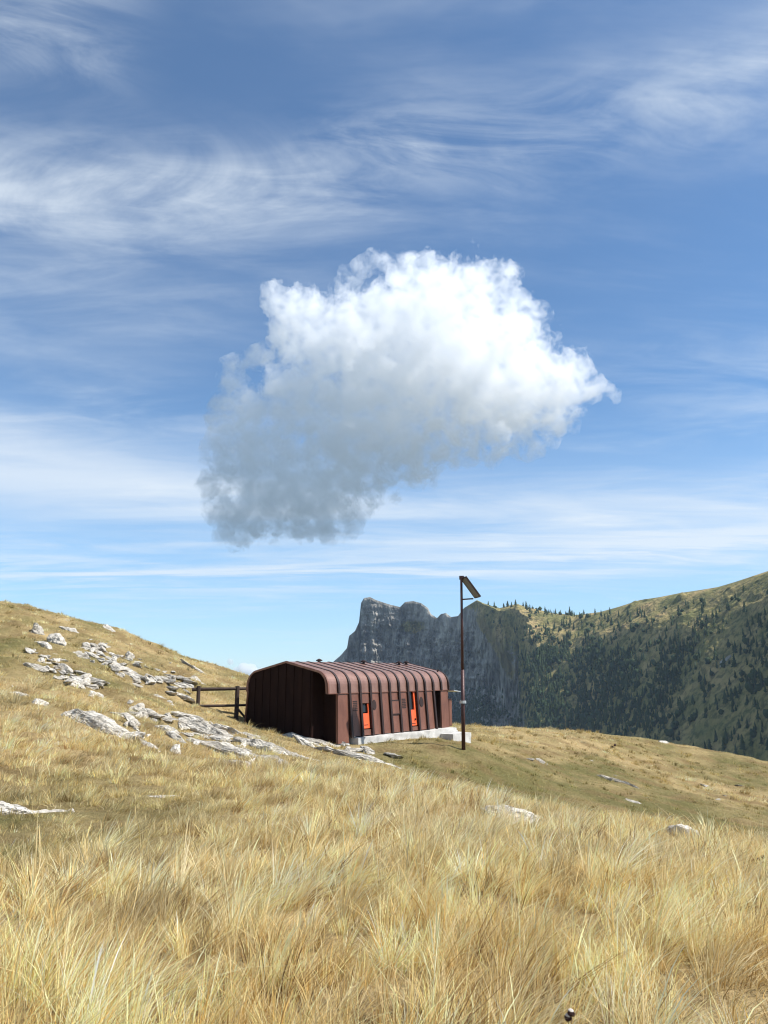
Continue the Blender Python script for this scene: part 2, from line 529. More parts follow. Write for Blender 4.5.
M_GRASS = vcol_mat('dry_grass', 0.42)
STRAW = [(0.84, 0.69, 0.37), (0.80, 0.62, 0.28), (0.88, 0.77, 0.48), (0.68, 0.49, 0.20), (0.48, 0.31, 0.10), (0.82, 0.66, 0.34), (0.86, 0.73, 0.42)]
GREEN = [(0.26, 0.24, 0.085), (0.36, 0.31, 0.12), (0.19, 0.20, 0.065), (0.52, 0.43, 0.20)]
UNDER = [(0.54, 0.40, 0.17), (0.34, 0.23, 0.09), (0.70, 0.55, 0.27)]


def lay(name, rmin, rmax, dens, nper, hmul, w, spread, seg, label, pal=STRAW, stalk=0.0, lean=.9, tl=(0, 2), wind=(0.38, .05), tallpow=1.0):
    x, y, r = scatter(rmin, rmax, dens)
    v = RV(x, y); t = np.clip(v[:, 0] + .25 * fbm(x / 1.6, y / 1.6, 3), .17, 1.1)
    k = (t >= tl[0]) & (t < tl[1])
    # clumpy density
    k &= RNG.random(len(x)) < np.clip(.62 + 1.5 * fbm(x / .75 + 5, y / .75, 3), .06, 1)
    x, y, r, t = x[k], y[k], r[k], t[k]
    # keep off the rock
    for (rx, ry, rr) in ROCK_SPOTS:
        m_ = (x - rx) ** 2 + (y - ry) ** 2 > (rr * .8) ** 2
        x, y, r, t = x[m_], y[m_], r[m_], t[m_]
    h = hmul * (t ** tallpow) * np.clip(RNG.normal(1, .2, len(x)), .5, 1.6)
    return blades(name, x, y, nper, h, np.full(len(x), w) * (.6 + .4 * np.minimum(r / rmin, 3)), np.full(len(x), spread), lean, seg, (pal, GREEN), M_GRASS, label, 'grass', stalk, wind)


# ------------------------------------------------------------------ rocks
def ico(sub):
    bm = bmesh.new(); bmesh.ops.create_icosphere(bm, subdivisions=sub, radius=1)
    return bm


def rock_mesh(L, W, T, seed, sub=5):
    """rough stratified slab, L along x, W along y, T thick"""
    rnd = random.Random(seed)
    bm = ico(sub)
    planes = []
    for k in range(16):
        n = Vector((rnd.gauss(0, 1), rnd.gauss(0, 1), rnd.gauss(0, 1.0))).normalized()
        planes.append((n, rnd.uniform(.45, .80)))
    off = Vector((rnd.uniform(-50, 50),) * 3)
    for v in bm.verts:
        pnt = v.co.copy()
        pnt = Vector((math.copysign(abs(pnt.x) ** .8, pnt.x), math.copysign(abs(pnt.y) ** .8, pnt.y), math.copysign(abs(pnt.z) ** .8, pnt.z)))
        for n, d in planes:
            e = pnt.dot(n) - d
            if e > 0: pnt -= n * e
        q = Vector((pnt.x * L, pnt.y * W, pnt.z * T))
        lay_ = mnoise.noise(Vector((q.x * .8, q.y * 4, q.z * 9)) + off)
        q += v.co * (mnoise.fractal(q * 1.3 + off, 0.6, 2.1, 6) * .20 * min(W, T + .2) + lay_ * .12 * W)
        v.co = q
    me = bpy.data.meshes.new('rock'); bm.to_mesh(me); bm.free()
    return me


ROCK_SPOTS = []
# (px1, py1, px2, py2, half width m, thickness m, label)
ROCKS = [
    (25, 631, 47, 634, .45, .75, 'dark-sided boulder highest at the head of the outcrop on the left slope'),
    (38, 640, 48, 650, .30, .5, 'pale block just under the dark-sided boulder on the left slope'),
    (50, 640, 66, 648, .45, .7, 'split boulder with a dark cleft on the left slope'),
    (47, 652, 62, 656, .35, .4, 'low pale ledge under the split boulder'),
    (70, 650, 93, 662, .40, .35, 'long pale slab right of the split boulder'),
    (60, 626, 84, 637, .28, .3, 'thin curved rock ledge near the top of the left slope'),
    (103, 626, 116, 634, .38, .3, 'isolated pale slab just under the skyline of the left hill'),
    (90, 640, 118, 652, .40, .3, 'broad grey slab in the middle of the upper left slope'),
    (121, 651, 138, 661, .36, .3, 'pale tilted slab at the right of the upper outcrop'),
    (52, 665, 66, 671, .30, .35, 'small white block in the middle of the rock staircase'),
    (48, 673, 76, 680, .42, .4, 'white stepped block low in the rock staircase'),
    (62, 682, 80, 688, .40, .35, 'bleached block at the foot of the rock staircase'),
    (-6, 691, 44, 696, .35, .45, 'fractured pale outcrop at the left edge of the photo'),
    (30, 702, 50, 706, .25, .25, 'low white ledge in front of the fractured outcrop'),
    (85, 690, 108, 696, .42, .35, 'whitish flat rock above the pale grass on the left slope'),
    (78, 708, 116, 741, .45, .35, 'long weathered slab running down the slope left of centre'),
    (112, 663, 130, 672, .30, .25, 'small pale slab in the rubble on the left slope'),
    (120, 668, 150, 690, .38, .28, 'narrow slab leading down toward the fence'),
    (146, 690, 172, 706, .40, .28, 'grey slab in the grass left of the fence'),
    (188, 664, 214, 682, .30, .28, 'upper long ledge on the slope behind the fence'),
    (186, 672, 206, 688, .28, .25, 'lower long ledge on the slope behind the fence'),
    (176, 712, 218, 742, .62, .40, 'big creased limestone slab below the fence'),
    (196, 736, 258, 768, .50, .35, 'long limestone slab running from the fence down into the tall grass'),
    (226, 762, 240, 770, .35, .3, 'small pale boulder at the foot of the big slab'),
    (222, 724, 262, 744, .50, .35, 'grey slab between the fence and the hut'),
    (250, 738, 300, 760, .50, .35, 'slab in front of the dark gable of the hut'),
    (268, 720, 312, 730, .40, .40, 'white boulders in a row at the foot of the dark gable'),
    (300, 728, 340, 752, .45, .40, 'steep pale rock leading to the near corner of the hut'),
    (325, 748, 385, 768, .55, .40, 'broad pale rock below the near corner of the hut'),
    (-12, 810, 104, 815, .50, .46, 'flat white rock lying in the green shelf at the left edge'),
    (128, 738, 170, 756, .22, .2, 'narrow band of stone in the dry grass of the left slope'),
    (120, 797, 190, 799, .10, .10, 'thin line of buried stone across the grass shelf'),
    (655, 738, 672, 744, .40, .38, 'white rock with a dark hollow on the crest of the right meadow'),
    (497, 808, 565, 828, .45, .25, 'long pale rock half buried in the straw of the near crest'),
    (604, 773, 612, 784, .30, .3, 'small upright white stone on the green meadow'),
    (625, 797, 646, 808, .20, .15, 'thin grey stone in the middle of the green meadow'),
    (470, 790, 490, 800, .20, .2, 'small pale stone on the near edge of the meadow'),
    (670, 822, 700, 842, .35, .3, 'pale rock with dark cracks in the straw on the right'),
    (730, 842, 760, 856, .30, .25, 'pale flat rock near the right edge of the photo'),
]
for i, (x1, y1, x2, y2, hw, th, lab) in enumerate(ROCKS):
    a = hit(x1, y1); c = hit(x2, y2)
    if x1 > 450 and abs(a[1] - c[1]) > 3.5:
        dm = min(a[1], c[1]); a = at(x1, y1, dm); c = at(x2, y2, dm)
    mid = (a + c) / 2
    dxy = c - a
    L = max(np.hypot(dxy[0], dxy[1]) / 2, hw * .9)
    L = min(L, 3.6)
    yaw = math.atan2(dxy[1], dxy[0])
    if abs(math.sin(yaw)) > .8: yaw = math.copysign(.6, yaw)
    me = rock_mesh(L * 1.12, hw * 1.1, th, 100 + i, 5)
    o = link('rock', me, M_ROCK)
    e = .6
    gxn = (H(mid[0] + e, mid[1]) - H(mid[0] - e, mid[1])) / (2 * e); gyn = (H(mid[0], mid[1] + e) - H(mid[0], mid[1] - e)) / (2 * e)
    nrm = Vector((-gxn, -gyn, 1)).normalized()
    q = nrm.to_track_quat('Z', 'Y').to_matrix()
    ux = Vector((math.cos(yaw), math.sin(yaw), 0)); ux = (ux - nrm * ux.dot(nrm)).normalized(); uy = nrm.cross(ux)
    rot = Matrix((ux, uy, nrm)).transposed()
    tilt = Matrix.Rotation(random.uniform(-.12, .22), 3, 'X')
    o.rotation_euler = (rot @ tilt).to_euler()
    o.location = (mid[0], mid[1], float(H(mid[0], mid[1])) - th * .42)
    tag(o, lab, 'rock', 'pale limestone rocks on the hillside')
    ns = max(1, int(L / hw))
    for s in np.linspace(-1, 1, ns * 2 + 1):
        ROCK_SPOTS.append((mid[0] + math.cos(yaw) * L * .8 * s, mid[1] + math.sin(yaw) * L * .8 * s, hw * .68))

# smaller loose stones: one mesh set, every stone its own object
stone_me = [rock_mesh(1, .75, .55, 900 + k, 3) for k in range(6)]
for me in stone_me: me.materials.append(M_ROCK)
spots = []
rs = random.Random(5)
STONE_ZONES = [
    ((85, 640), (190, 700), 90, 'pale loose stone in the rubble of the upper left slope'),
    ((30, 650), (100, 700), 40, 'pale loose stone beside the rock staircase'),
    ((130, 700), (260, 765), 40, 'pale loose stone in the grass below the fence'),
    ((120, 715), (180, 760), 10, 'pale loose stone in the dry grass of the left slope'),
    ((500, 740), (740, 800), 8, 'small pale stone scattered on the green meadow', .5),
    ((300, 735), (400, 765), 12, 'pale loose stone below the near corner of the hut'),
]
for (p0, p1, cnt, lab, *zs) in STONE_ZONES:
    for k in range(cnt):
        # stones lie roughly along the down-right diagonal of the zone
        t = rs.random(); px = p0[0] + (p1[0] - p0[0]) * t
        py = p0[1] + (p1[1] - p0[1]) * min(1, max(0, t * .7 + rs.random() * .3 + rs.gauss(0, .08)))
        g = hit(px, py)
        o = bpy.data.objects.new('stone', stone_me[rs.randrange(6)]); COL.objects.link(o)
        s = rs.choice([.12, .16, .2, .26, .34]) * (1.0 if g[1] > 22 else .7) * (zs[0] if zs else 1)
        o.location = (g[0], g[1], g[2] + s * .08); o.scale = (s * rs.uniform(1.2, 3.2), s, s * rs.uniform(.6, 1.1))
        o.rotation_euler = (rs.uniform(-.3, .3), rs.uniform(0, .35), rs.gauss(-.75, .3))
        tag(o, lab, 'stone', 'loose stones')
        ROCK_SPOTS.append((g[0], g[1], s * .8))

# ------------------------------------------------------------------ grass layers
for (px_, py_, d_, rr_) in ((571, 1013, 3.3, .10), (571, 1013, 3.15, .10), (571, 1013, 3.0, .12), (484, 842, 8.4, .12), (484, 842, 8.2, .12)):
    q_ = at(px_, py_, d_); ROCK_SPOTS.append((q_[0], q_[1], rr_ / .8))
PALE = [(0.90, 0.80, 0.52), (0.86, 0.74, 0.43), (0.88, 0.77, 0.48), (0.78, 0.62, 0.32)]
RUST = [(0.24, 0.13, 0.055), (0.17, 0.095, 0.04), (0.34, 0.21, 0.09)]
lay('tall_grass', 2.6, 8.5, 110, 34, .225, .0026, .034, 3, 'long straw-coloured grass bending in the wind nearest the camera', stalk=.03, lean=1.4, wind=(.30, .05))
lay('undergrowth_grass', 2.6, 10.5, 55, 15, .12, .0040, .07, 3, 'short brown undergrowth between the tall straw stems', pal=UNDER, lean=1.4)
lay('pale_tuft_grass', 2.6, 14, 8.0, 60, .28, .0028, .05, 3, 'palest bleached grass tufts arching above the straw', pal=PALE, lean=1.7, wind=(.35, .0), stalk=.05)
lay('rusty_grass', 2.8, 20, 3.2, 34, .24, .0032, .09, 3, 'rust-brown dead grass clumps among the straw', pal=RUST, lean=1.0)
lay('straw_grass', 8.5, 20, 48, 22, .235, .0044, .050, 3, 'pale straw grass covering the near hill', stalk=.03, lean=1.3, wind=(.30, .05))
lay('bleached_grass', 14, 50, 1.7, 45, .36, .0085, .12, 3, 'bleached grass tufts on the slopes beyond the near hill', pal=PALE, lean=1.6, wind=(.35, 0), tl=(.26, 2))
lay('meadow_tuft_grass', 16, 52, 2.4, 34, .6, .010, .12, 2, 'darker brown-green tussocks scattered over the cropped meadow', pal=[(0.42, 0.31, 0.13), (0.30, 0.23, 0.09), (0.60, 0.46, 0.21)], lean=1.2, tl=(0, .32))
lay('hill_grass', 10.5, 30, 15, 12, .14, .0080, .11, 2, 'short dry grass beneath the straw of the near hill', pal=UNDER, lean=1.3)
lay('slope_grass', 20, 40, 20, 14, .27, .009, .09, 2, 'dry grass on the slopes around the hut', lean=1.2)
lay('meadow_grass', 40, 66, 8, 13, .30, .016, .15, 2, 'dry grass on the far crest of the meadow', lean=1.2)

# ------------------------------------------------------------------ hut
def bm_box(bm, x0, x1, y0, y1, z0, z1):
    c = bmesh.ops.create_cube(bm, size=1)['verts']
    for v in c:
        v.co = Vector((x0 + (v.co.x + .5) * (x1 - x0), y0 + (v.co.y + .5) * (y1 - y0), z0 + (v.co.z + .5) * (z1 - z0)))
    return c


def box_obj(name, dims, mat, parent, bev=0.0):
    bm = bmesh.new(); bm_box(bm, *dims)
    if bev: bmesh.ops.bevel(bm, geom=bm.edges[:], offset=bev, segments=2, affect='EDGES')
    return link(name, bm, mat, parent)


HW, HL, FLARE = 4.6, 8.28, .19
EAVE = 1.98


def prof(off=0.0, z0=1.9):
    """roof shell half-profile, outer line moved outward by off"""
    pl = [(-.02 - off, z0), (0.0 - off, 2.15)]
    c = Vector((.62, 2.15)); r = .62 + off
    for k in range(1, 9):
        a = math.pi - k / 8 * R(78)
        pl.append((c.x + math.cos(a) * r, c.y + math.sin(a) * r))
    pl.append((HW / 2, 3.13 + off))
    return pl


def full_prof(off, z0=1.9):
    pl = prof(off, z0)
    return pl + [(HW - a, z) for a, z in pl[:-1][::-1]]


def strip_solid(x0, x1, outer, inner):
    """extruded band between two profiles"""
    bm = bmesh.new()
    rows = []
    for x in (x0, x1):
        rows.append(([bm.verts.new((x, y, z)) for y, z in outer], [bm.verts.new((x, y, z)) for y, z in inner]))
    n = len(outer)
    (o0, i0), (o1, i1) = rows
    for k in range(n - 1):
        bm.faces.new((o0[k], o0[k + 1], o1[k + 1], o1[k])); bm.faces.new((i0[k + 1], i0[k], i1[k], i1[k + 1]))
        bm.faces.new((o0[k + 1], o0[k], i0[k], i0[k + 1])); bm.faces.new((o1[k], o1[k + 1], i1[k + 1], i1[k]))
    for k in (0, n - 1):
        bm.faces.new((o0[k], o1[k], i1[k], i0[k]))
    bmesh.ops.recalc_face_normals(bm, faces=bm.faces[:])
    return bm


hut = empty('mountain_hut', (NX, NY, HUT_Z), math.pi / 2 - HUT_AZ)
tag(hut, 'rust-brown steel bivouac hut with rounded ribbed roof and orange doors', 'hut')
NP = 13
PS = HL / NP
WB = .24   # bottom of the wall panels


def wy(z):  # outer face of the flared wall
    return -FLARE * (EAVE - z) / EAVE


def wall_panel_bm(x0, x1, z0, z1, proud=0.0, thick=.08):
    bm = bmesh.new()
    vs = []
    for x in (x0, x1):
        for z in (z0, z1):
            for t in (0, thick):
                vs.append(bm.verts.new((x, wy(z) - proud + t, z)))
    f = lambda *i: bm.faces.new([vs[k] for k in i])
    f(0, 2, 6, 4); f(1, 5, 7, 3); f(0, 4, 5, 1); f(2, 3, 7, 6); f(0, 1, 3, 2); f(4, 6, 7, 5)
    bmesh.ops.recalc_face_normals(bm, faces=bm.faces[:])
    return bm


def merge(bms):
    out_ = bmesh.new()
    for q in bms:
        me = bpy.data.meshes.new('t'); q.to_mesh(me); q.free(); out_.from_mesh(me); bpy.data.meshes.remove(me)
    return out_


# roof shell
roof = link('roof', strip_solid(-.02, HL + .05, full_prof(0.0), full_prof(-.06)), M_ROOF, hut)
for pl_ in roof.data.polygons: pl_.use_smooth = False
# side wall panels (doorways left open)
WIN, DOOR, OPEN, HATCH = 3, 8, 11, 6
pan = []
for k in range(NP):
    x0, x1 = k * PS, (k + 1) * PS
    if k == 0: continue
    elif k == 1:
        q_ = wall_panel_bm(x0, x1, .02, EAVE, 0, .12)
        for v in q_.verts:
            if v.co.z < .5: v.co.x -= .10; v.co.y += .05
        pan.append(q_)
    elif k == OPEN: continue
    elif k == WIN: pan.append(wall_panel_bm(x0, x1, 1.48, EAVE)); pan.append(wall_panel_bm(x0, x1, WB, .46))
    elif k == DOOR: pan.append(wall_panel_bm(x0, x1, WB, .40))
    elif k == NP - 1:
        q_ = wall_panel_bm(x0, x1 - .04, .1, EAVE, 0, .5)
        for v in q_.verts:
            if v.co.z < .5: v.co.y += .12
        pan.append(q_)
    else: pan.append(wall_panel_bm(x0, x1, WB, EAVE))
link('side_wall', merge(pan), M_STEEL, hut)
# far side wall
bm = bmesh.new()
pp = [(HW + FLARE, .0), (HW, EAVE), (HW - .08, EAVE), (HW + FLARE - .08, .0)]
va = [bm.verts.new((0.0, y, z)) for y, z in pp]; vb = [bm.verts.new((HL, y, z)) for y, z in pp]
bm.faces.new(va); bm.faces.new(vb[::-1])
for k in range(4): bm.faces.new((va[k], vb[k], vb[(k + 1) % 4], va[(k + 1) % 4]))
bmesh.ops.recalc_face_normals(bm, faces=bm.faces[:])
link('rear_wall', bm, M_STEEL, hut)


def gable(x, thick, name, mat, notch=0):
    bm = bmesh.new()
    pl_ = [(-FLARE + .09, .0), (.085, EAVE - .1)] + prof(-.065, EAVE)[1:]
    right = [(HW - a, z) for a, z in pl_[:-1][::-1]]
    if notch: pl_ = [(notch, 0), (notch, 2.84)] + [q for q in pl_ if q[0] > notch + .05]
    pl_ += right
    f0 = [bm.verts.new((x, y, z)) for y, z in pl_]; f1 = [bm.verts.new((x + thick, y, z)) for y, z in pl_]
    bm.faces.new(f0); bm.faces.new(f1[::-1]); n = len(pl_)
    for k in range(n): bm.faces.new((f0[k], f1[k], f1[(k + 1) % n], f0[(k + 1) % n]))
    bmesh.ops.recalc_face_normals(bm, faces=bm.faces[:])
    return link(name, bm, mat, hut)


gw = gable(.03, .06, 'gable_wall', M_GABLE, .80)
bm = bmesh.new(); bm_box(bm, .092, PS + .05, .80, .86, 0, 2.8); bm_box(bm, PS + .05, PS + .11, .0, .80, 0, 2.12); bm_box(bm, PS + .05, PS + .11, .22, .80, 2.12, 2.45)
link('porch_recess', bm, M_GABLE, hut)
# vertical seams on the gable
bm = bmesh.new()
for k in range(2, 10):
    y = k * HW / 10
    zt = 2.75 + (1 - abs(y - HW / 2) / (HW / 2)) * .28
    if k == 9: zt = 2.45
    bm_box(bm, .0, .029, y - .02, y + .02, .0, zt)
link('gable_seam', bm, M_GABLE, gw)
gable(HL - .35, .06, 'gable_wall', M_GABLE, .35)
# ribs: up the wall, over the roof and down the other side
for k in range(NP + 1):
    x = k * PS
    w = .055 if 0 < k < NP else .035
    xo0, xo1 = x - w, x + w
    if k == 0: xo0, xo1 = 0.0, 2 * w
    low_z = 1.9 if k in (0, 1, NP - 1, NP) else WB - .03
    if k == NP: xo0, xo1 = HL - 2 * w, HL
    fl = .06 if k == NP - 1 else 1.0
    pr_ = prof(.07)
    for q_ in range(len(pr_)):   # the seam is tall on the wall and low on the roof
        t_ = max(0.0, min(1.0, (pr_[q_][1] - 2.2) / .5))
        if t_ > 0:
            a_, b_2 = prof(.07)[q_], prof(.022)[q_]
            pr_[q_] = (a_[0] * (1 - t_) + b_2[0] * t_, a_[1] * (1 - t_) + b_2[1] * t_)
    if low_z > 1.8:
        outer = [(-.09, 1.9)] + pr_[1:]; inner = [(-.0, 1.9)] + prof(-.005)[1:]
    else:
        outer = [(wy(low_z) * fl - .075, low_z), (wy(1.9) * fl - .075, 1.9)] + pr_[1:]
        inner = [(wy(low_z) * fl, low_z), (wy(1.9) * fl, 1.9)] + prof(-.005)[1:]
    outer = outer + [(HW - a, z) for a, z in outer[:-1][::-1]]
    inner = inner + [(HW - a, z) for a, z in inner[:-1][::-1]]
    link('rib', strip_solid(xo0, xo1, outer, inner), M_STEELD if k else M_STEEL, hut)
# eave lip
bm = bmesh.new(); bm_box(bm, .0, HL, -.045, .02, 1.875, 1.905)
link('eave_trim', bm, M_STEEL, hut)


def slanted(name, x0, x1, z0, z1, proud, mat, parent, thick=.04):
    return link(name, wall_panel_bm(x0, x1, z0, z1, proud, thick), mat, parent)


# shuttered window bay (orange lower board, dark pane above)
x0, x1 = WIN * PS + .09, (WIN + 1) * PS - .07
wi = slanted('window', x0, x1, .50, 1.08, -.03, M_ORANGE, hut); wi['label'] = 'narrow orange window panel nearest the gable'
slanted('pane', x0 + .09, x1 - .09, 1.12, 1.42, -.09, M_GLASS, wi)
bmx = merge([wall_panel_bm(x0, x0 + .08, 1.08, 1.46, -.03, .05), wall_panel_bm(x1 - .08, x1, 1.08, 1.46, -.03, .05)])
link('frame', bmx, M_ORANGE, wi)
slanted('vent_slot', x0 + .12, x1 - .12, .62, .645, -.022, M_DARK, wi, .02)
# orange door
x0, x1 = DOOR * PS + .07, (DOOR + 1) * PS - .07
dr = slanted('door', x0, x1, .44, 1.06, -.03, M_ORANGE, hut); dr['label'] = 'taller orange door in the middle of the lit wall'
slanted('pane', x0 + .10, x1 - .12, 1.10, 1.84, -.10, M_GLASS, dr)
link('frame', merge([wall_panel_bm(x0, x0 + .07, 1.06, 1.9, -.03, .06), wall_panel_bm(x1 - .12, x1, 1.06, 1.9, -.03, .06), wall_panel_bm(x0 + .07, x1 - .12, 1.06, 1.10, -.03, .06)]), M_ORANGE, dr)
slanted('handle', x1 - .16, x1 - .12, .66, .74, .02, M_DARK, dr, .05)
slanted('vent_slot', x0 + .12, x1 - .12, .52, .54, -.022, M_DARK, dr, .02)
# hatch
x0, x1 = HATCH * PS + .08, (HATCH + 1) * PS - .08
ht = slanted('hatch', x0, x1, 1.0, 1.52, .035, M_STEEL, hut)
slanted('hinge', x0, x1, 1.52, 1.555, .05, M_STEELD, ht)
slanted('hinge', x0, x1, .965, 1.0, .05, M_STEELD, ht)


def plaque(name, k, z, w, h, mat, proud=.02, fx=.5):
    bm = bmesh.new(); cx_ = (k + fx) * PS
    n = 20; a_ = []; b_ = []
    for i in range(n):
        t = 2 * math.pi * i / n; zz = z + math.sin(t) * h / 2; xx = cx_ + math.cos(t) * w / 2 * (1 - .15 * math.sin(t))
        a_.append(bm.verts.new((xx, wy(zz) - proud, zz))); b_.append(bm.verts.new((xx, wy(zz) + .01, zz)))
    bm.faces.new(a_); bm.faces.new(b_[::-1])
    for i in range(n): bm.faces.new((a_[i], b_[i], b_[(i + 1) % n], a_[(i + 1) % n]))
    bmesh.ops.recalc_face_normals(bm, faces=bm.faces[:])
    return link(name, bm, mat, hut)


e1 = plaque('emblem', 9, 1.42, .28, .42, M_STEELD); e2 = plaque('emblem', 4, 1.40, .24, .40, M_STEELD, fx=.36)
for e_ in (e1, e2): pass
for k in (2, 7):
    bms = [wall_panel_bm((k + .3) * PS, (k + .7) * PS, z, z + .035, .015, .03) for z in np.arange(1.2, 1.55, .07)]
    link('vent_grille', merge(bms), M_STEELD, hut)
# open doorway bay, dark lining
ox0, ox1 = OPEN * PS + .045, (OPEN + 1) * PS - .045
bm = bmesh.new()
bm_box(bm, ox0 + .0, ox1 - .0, .55, .60, .1, 1.9)
bm_box(bm, ox0 - .03, ox0, -.0, .6, .1, 1.88); bm_box(bm, ox1, ox1 + .03, -.0, .6, .1, 1.88)
link('doorway_lining', bm, M_STEELD, hut)
# inner dark backing behind panes
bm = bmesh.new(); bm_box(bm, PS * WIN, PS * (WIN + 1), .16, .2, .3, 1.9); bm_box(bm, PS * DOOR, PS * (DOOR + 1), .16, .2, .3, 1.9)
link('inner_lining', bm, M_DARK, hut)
# concrete plinth, slightly uneven
def plinth(name, x0, x1, y0, y1, z0, z1, parent, cut=.25):
    bm = bmesh.new(); bm_box(bm, x0, x1, y0, y1, z0, z1)
    ncut = int((x1 - x0) / cut)
    bmesh.ops.subdivide_edges(bm, edges=bm.edges[:], cuts=max(2, min(14, ncut)), use_grid_fill=True)
    for v in bm.verts:
        w_ = Vector((v.co.x * 1.3, v.co.y * 1.3, v.co.z * 2.0))
        v.co += Vector((0, mnoise.noise(w_ * 2 + Vector((3, 1, 5))) * .035, mnoise.noise(w_ + Vector((7, 7, 7))) * .02))
    return link(name, bm, M_CONC, parent)


plinth('plinth', 1.35, HL - .05, -.46, 4.9, -.4, .205, hut)
box_obj('corner_block', (.62, .98, -.34, -.02, -.35, .015), M_CONC, hut, .015)
box_obj('corner_block', (HL - .34, HL + .12, -.42, -.05, -.3, .095), M_CONC, hut, .015)
# roof vents
def cyl(bm, r1, r2, z0, z1, x, y, seg=14):
    g = bmesh.ops.create_cone(bm, cap_ends=True, segments=seg, radius1=r1, radius2=r2, depth=z1 - z0)['verts']
    for v in g: v.co += Vector((x, y, (z0 + z1) / 2))


for (x, y, zb) in ((4.5, HW / 2 - .3, 3.03), (6.9, HW / 2 - .45, 3.0), (7.6, HW / 2 - .35, 3.02), (2.15, HW / 2 + .2, 3.05)):
    bm = bmesh.new(); cyl(bm, .06, .06, zb, zb + .16, x, y); cyl(bm, .14, .14, zb + .12, zb + .16, x, y); cyl(bm, .14, .03, zb + .16, zb + .22, x, y)
    link('roof_vent', bm, M_STEELD, hut)
# small light metal canopy plate and side panel on the far end
bm = bmesh.new(); bm_box(bm, HL + .06, HL + .62, -.28, .35, 1.86, 1.90)
for v in bm.verts: v.co.z -= (v.co.x - HL) * .12
link('canopy_plate', bm, M_GALV, hut)
box_obj('side_box', (HL + .06, HL + .32, .02, .5, .25, 1.5), M_STEEL, hut, .02)

# concrete slab at the far doorway: thing of its own
sl = plinth('concrete_slab', 6.9, 8.35, -1.15, -.48, -.45, .03, None)
sl.location = (NX, NY, HUT_Z); sl.rotation_euler = (0, 0, math.pi / 2 - HUT_AZ)
tag(sl, 'pale concrete slab at the far doorway of the hut beside the pole', 'slab')

# ------------------------------------------------------------------ pole with solar panel
pb = at(463.3, 740, 29.6); pz = float(H(pb[0], pb[1]))
pt = at(461.3, 577, 29.6)
ph = pt[2] - pz
pole = empty('solar_pole', (pb[0], pb[1], pz))
tag(pole, 'tall slender brown pole with a tilted solar panel beside the hut', 'pole')
def tube(bm, a, c, r1, r2=None, seg=12):
    a = Vector(a); c = Vector(c); d = c - a
    g = bmesh.ops.create_cone(bm, cap_ends=True, segments=seg, radius1=r1, radius2=r2 if r2 is not None else r1, depth=d.length)['verts']
    q = d.to_track_quat('Z', 'Y').to_matrix()
    for v in g: v.co = q @ v.co + (a + c) / 2


lean = pt[0] - pb[0]
bm = bmesh.new(); tube(bm, (0, 0, -.3), (lean * .45, 0, ph * .45), .075, .070); tube(bm, (lean * .45, 0, ph * .45), (lean, 0, ph), .055, .048)
link('mast', bm, M_POLE, pole, True)
hz = float((at(463, 702, 29.6)[2]) - pz)
bm = bmesh.new(); tube(bm, (lean * .2, 0, hz - .05), (lean * .2, 0, hz + .05), .13)
link('collar', bm, M_GALV, pole)
bm = bmesh.new(); tube(bm, (lean, 0, ph - .9), (lean + .46, 0, ph - .87), .028)
link('bracket_arm', bm, M_POLE, pole)
bm = bmesh.new(); bm_box(bm, lean - .08, lean + .10, -.07, .07, ph - .10, ph + .04)
link('top_bracket', bm, M_POLE, pole)
# panel: from the mast head down to the right, faces the sun on the right
pn = bpy.data.meshes.new('solar_panel')
bm = bmesh.new(); bm_box(bm, -.50, .50, -.28, .28, -.02, .02)
pan_o = link('solar_panel', bm, M_BACKSHEET, pole)
bm = bmesh.new(); bm_box(bm, -.46, .46, -.24, .24, .021, .026)
link('cells', bm, M_CELL, pan_o)
bm = bmesh.new()
bm_box(bm, -.54, -.50, -.32, .32, -.03, .04); bm_box(bm, .50, .54, -.32, .32, -.03, .04)
bm_box(bm, -.50, .50, -.32, -.28, -.03, .04); bm_box(bm, -.50, .50, .28, .32, -.03, .04)
link('panel_frame', bm, M_STEELD, pan_o)
pan_o.scale = (.92, .85, 1)
pan_o.location = (lean + .36, 0, ph - .42)
pan_o.rotation_euler = (Matrix.Rotation(R(16), 3, 'Z') @ Matrix.Rotation(R(52), 3, 'Y')).to_euler()

# ------------------------------------------------------------------ fence
fy = 31.8
fa = at(198, 703, fy); fb = at(236.5, 712, 32.4); fc = at(256, 712, 33.0)
fence = empty('wooden_fence', (fa[0], fa[1], float(H(fa[0], fa[1]))))
tag(fence, 'dark wooden post-and-rail fence joining the dark gable of the hut', 'fence')
o0 = np.array(fence.location)
def rail(pa, pb_, w, name, par=fence):
    pa = Vector(pa) - Vector(o0); pb_ = Vector(pb_) - Vector(o0)
    bm = bmesh.new(); tube(bm, pa, pb_, w, w * .92, 8)
    for v in bm.verts: v.co += Vector((0, 0, mnoise.noise(v.co * 3) * .02))
    return link(name, bm, M_WOOD, par)


zt = {k: at(px, py, d)[2] for k, px, py, d in (('a', 198, 686, fy), ('b', 236.5, 686, 32.4))}
rail((fa[0], fa[1], float(H(fa[0], fa[1])) - .3), (fa[0], fa[1], zt['a']), .085, 'post')
rail((fb[0], fb[1], float(H(fb[0], fb[1])) - .3), (fb[0], fb[1], zt['b']), .10, 'post')
r1a = at(192, 689.5, 31.75); r1b = at(236, 688.8, 32.3); r1c = at(256, 688.4, 33)
rail(r1a, r1b, .07, 'rail'); rail(at(236, 688.8, 32.4), r1c, .065, 'rail')
rail(at(198, 706, 31.9), at(236, 705.5, 32.3), .055, 'rail'); rail(at(236, 705.5, 32.4), at(256, 705, 33), .05, 'rail')
rail(at(236, 707, 32.35), at(245, 717, 32.5), .05, 'brace')

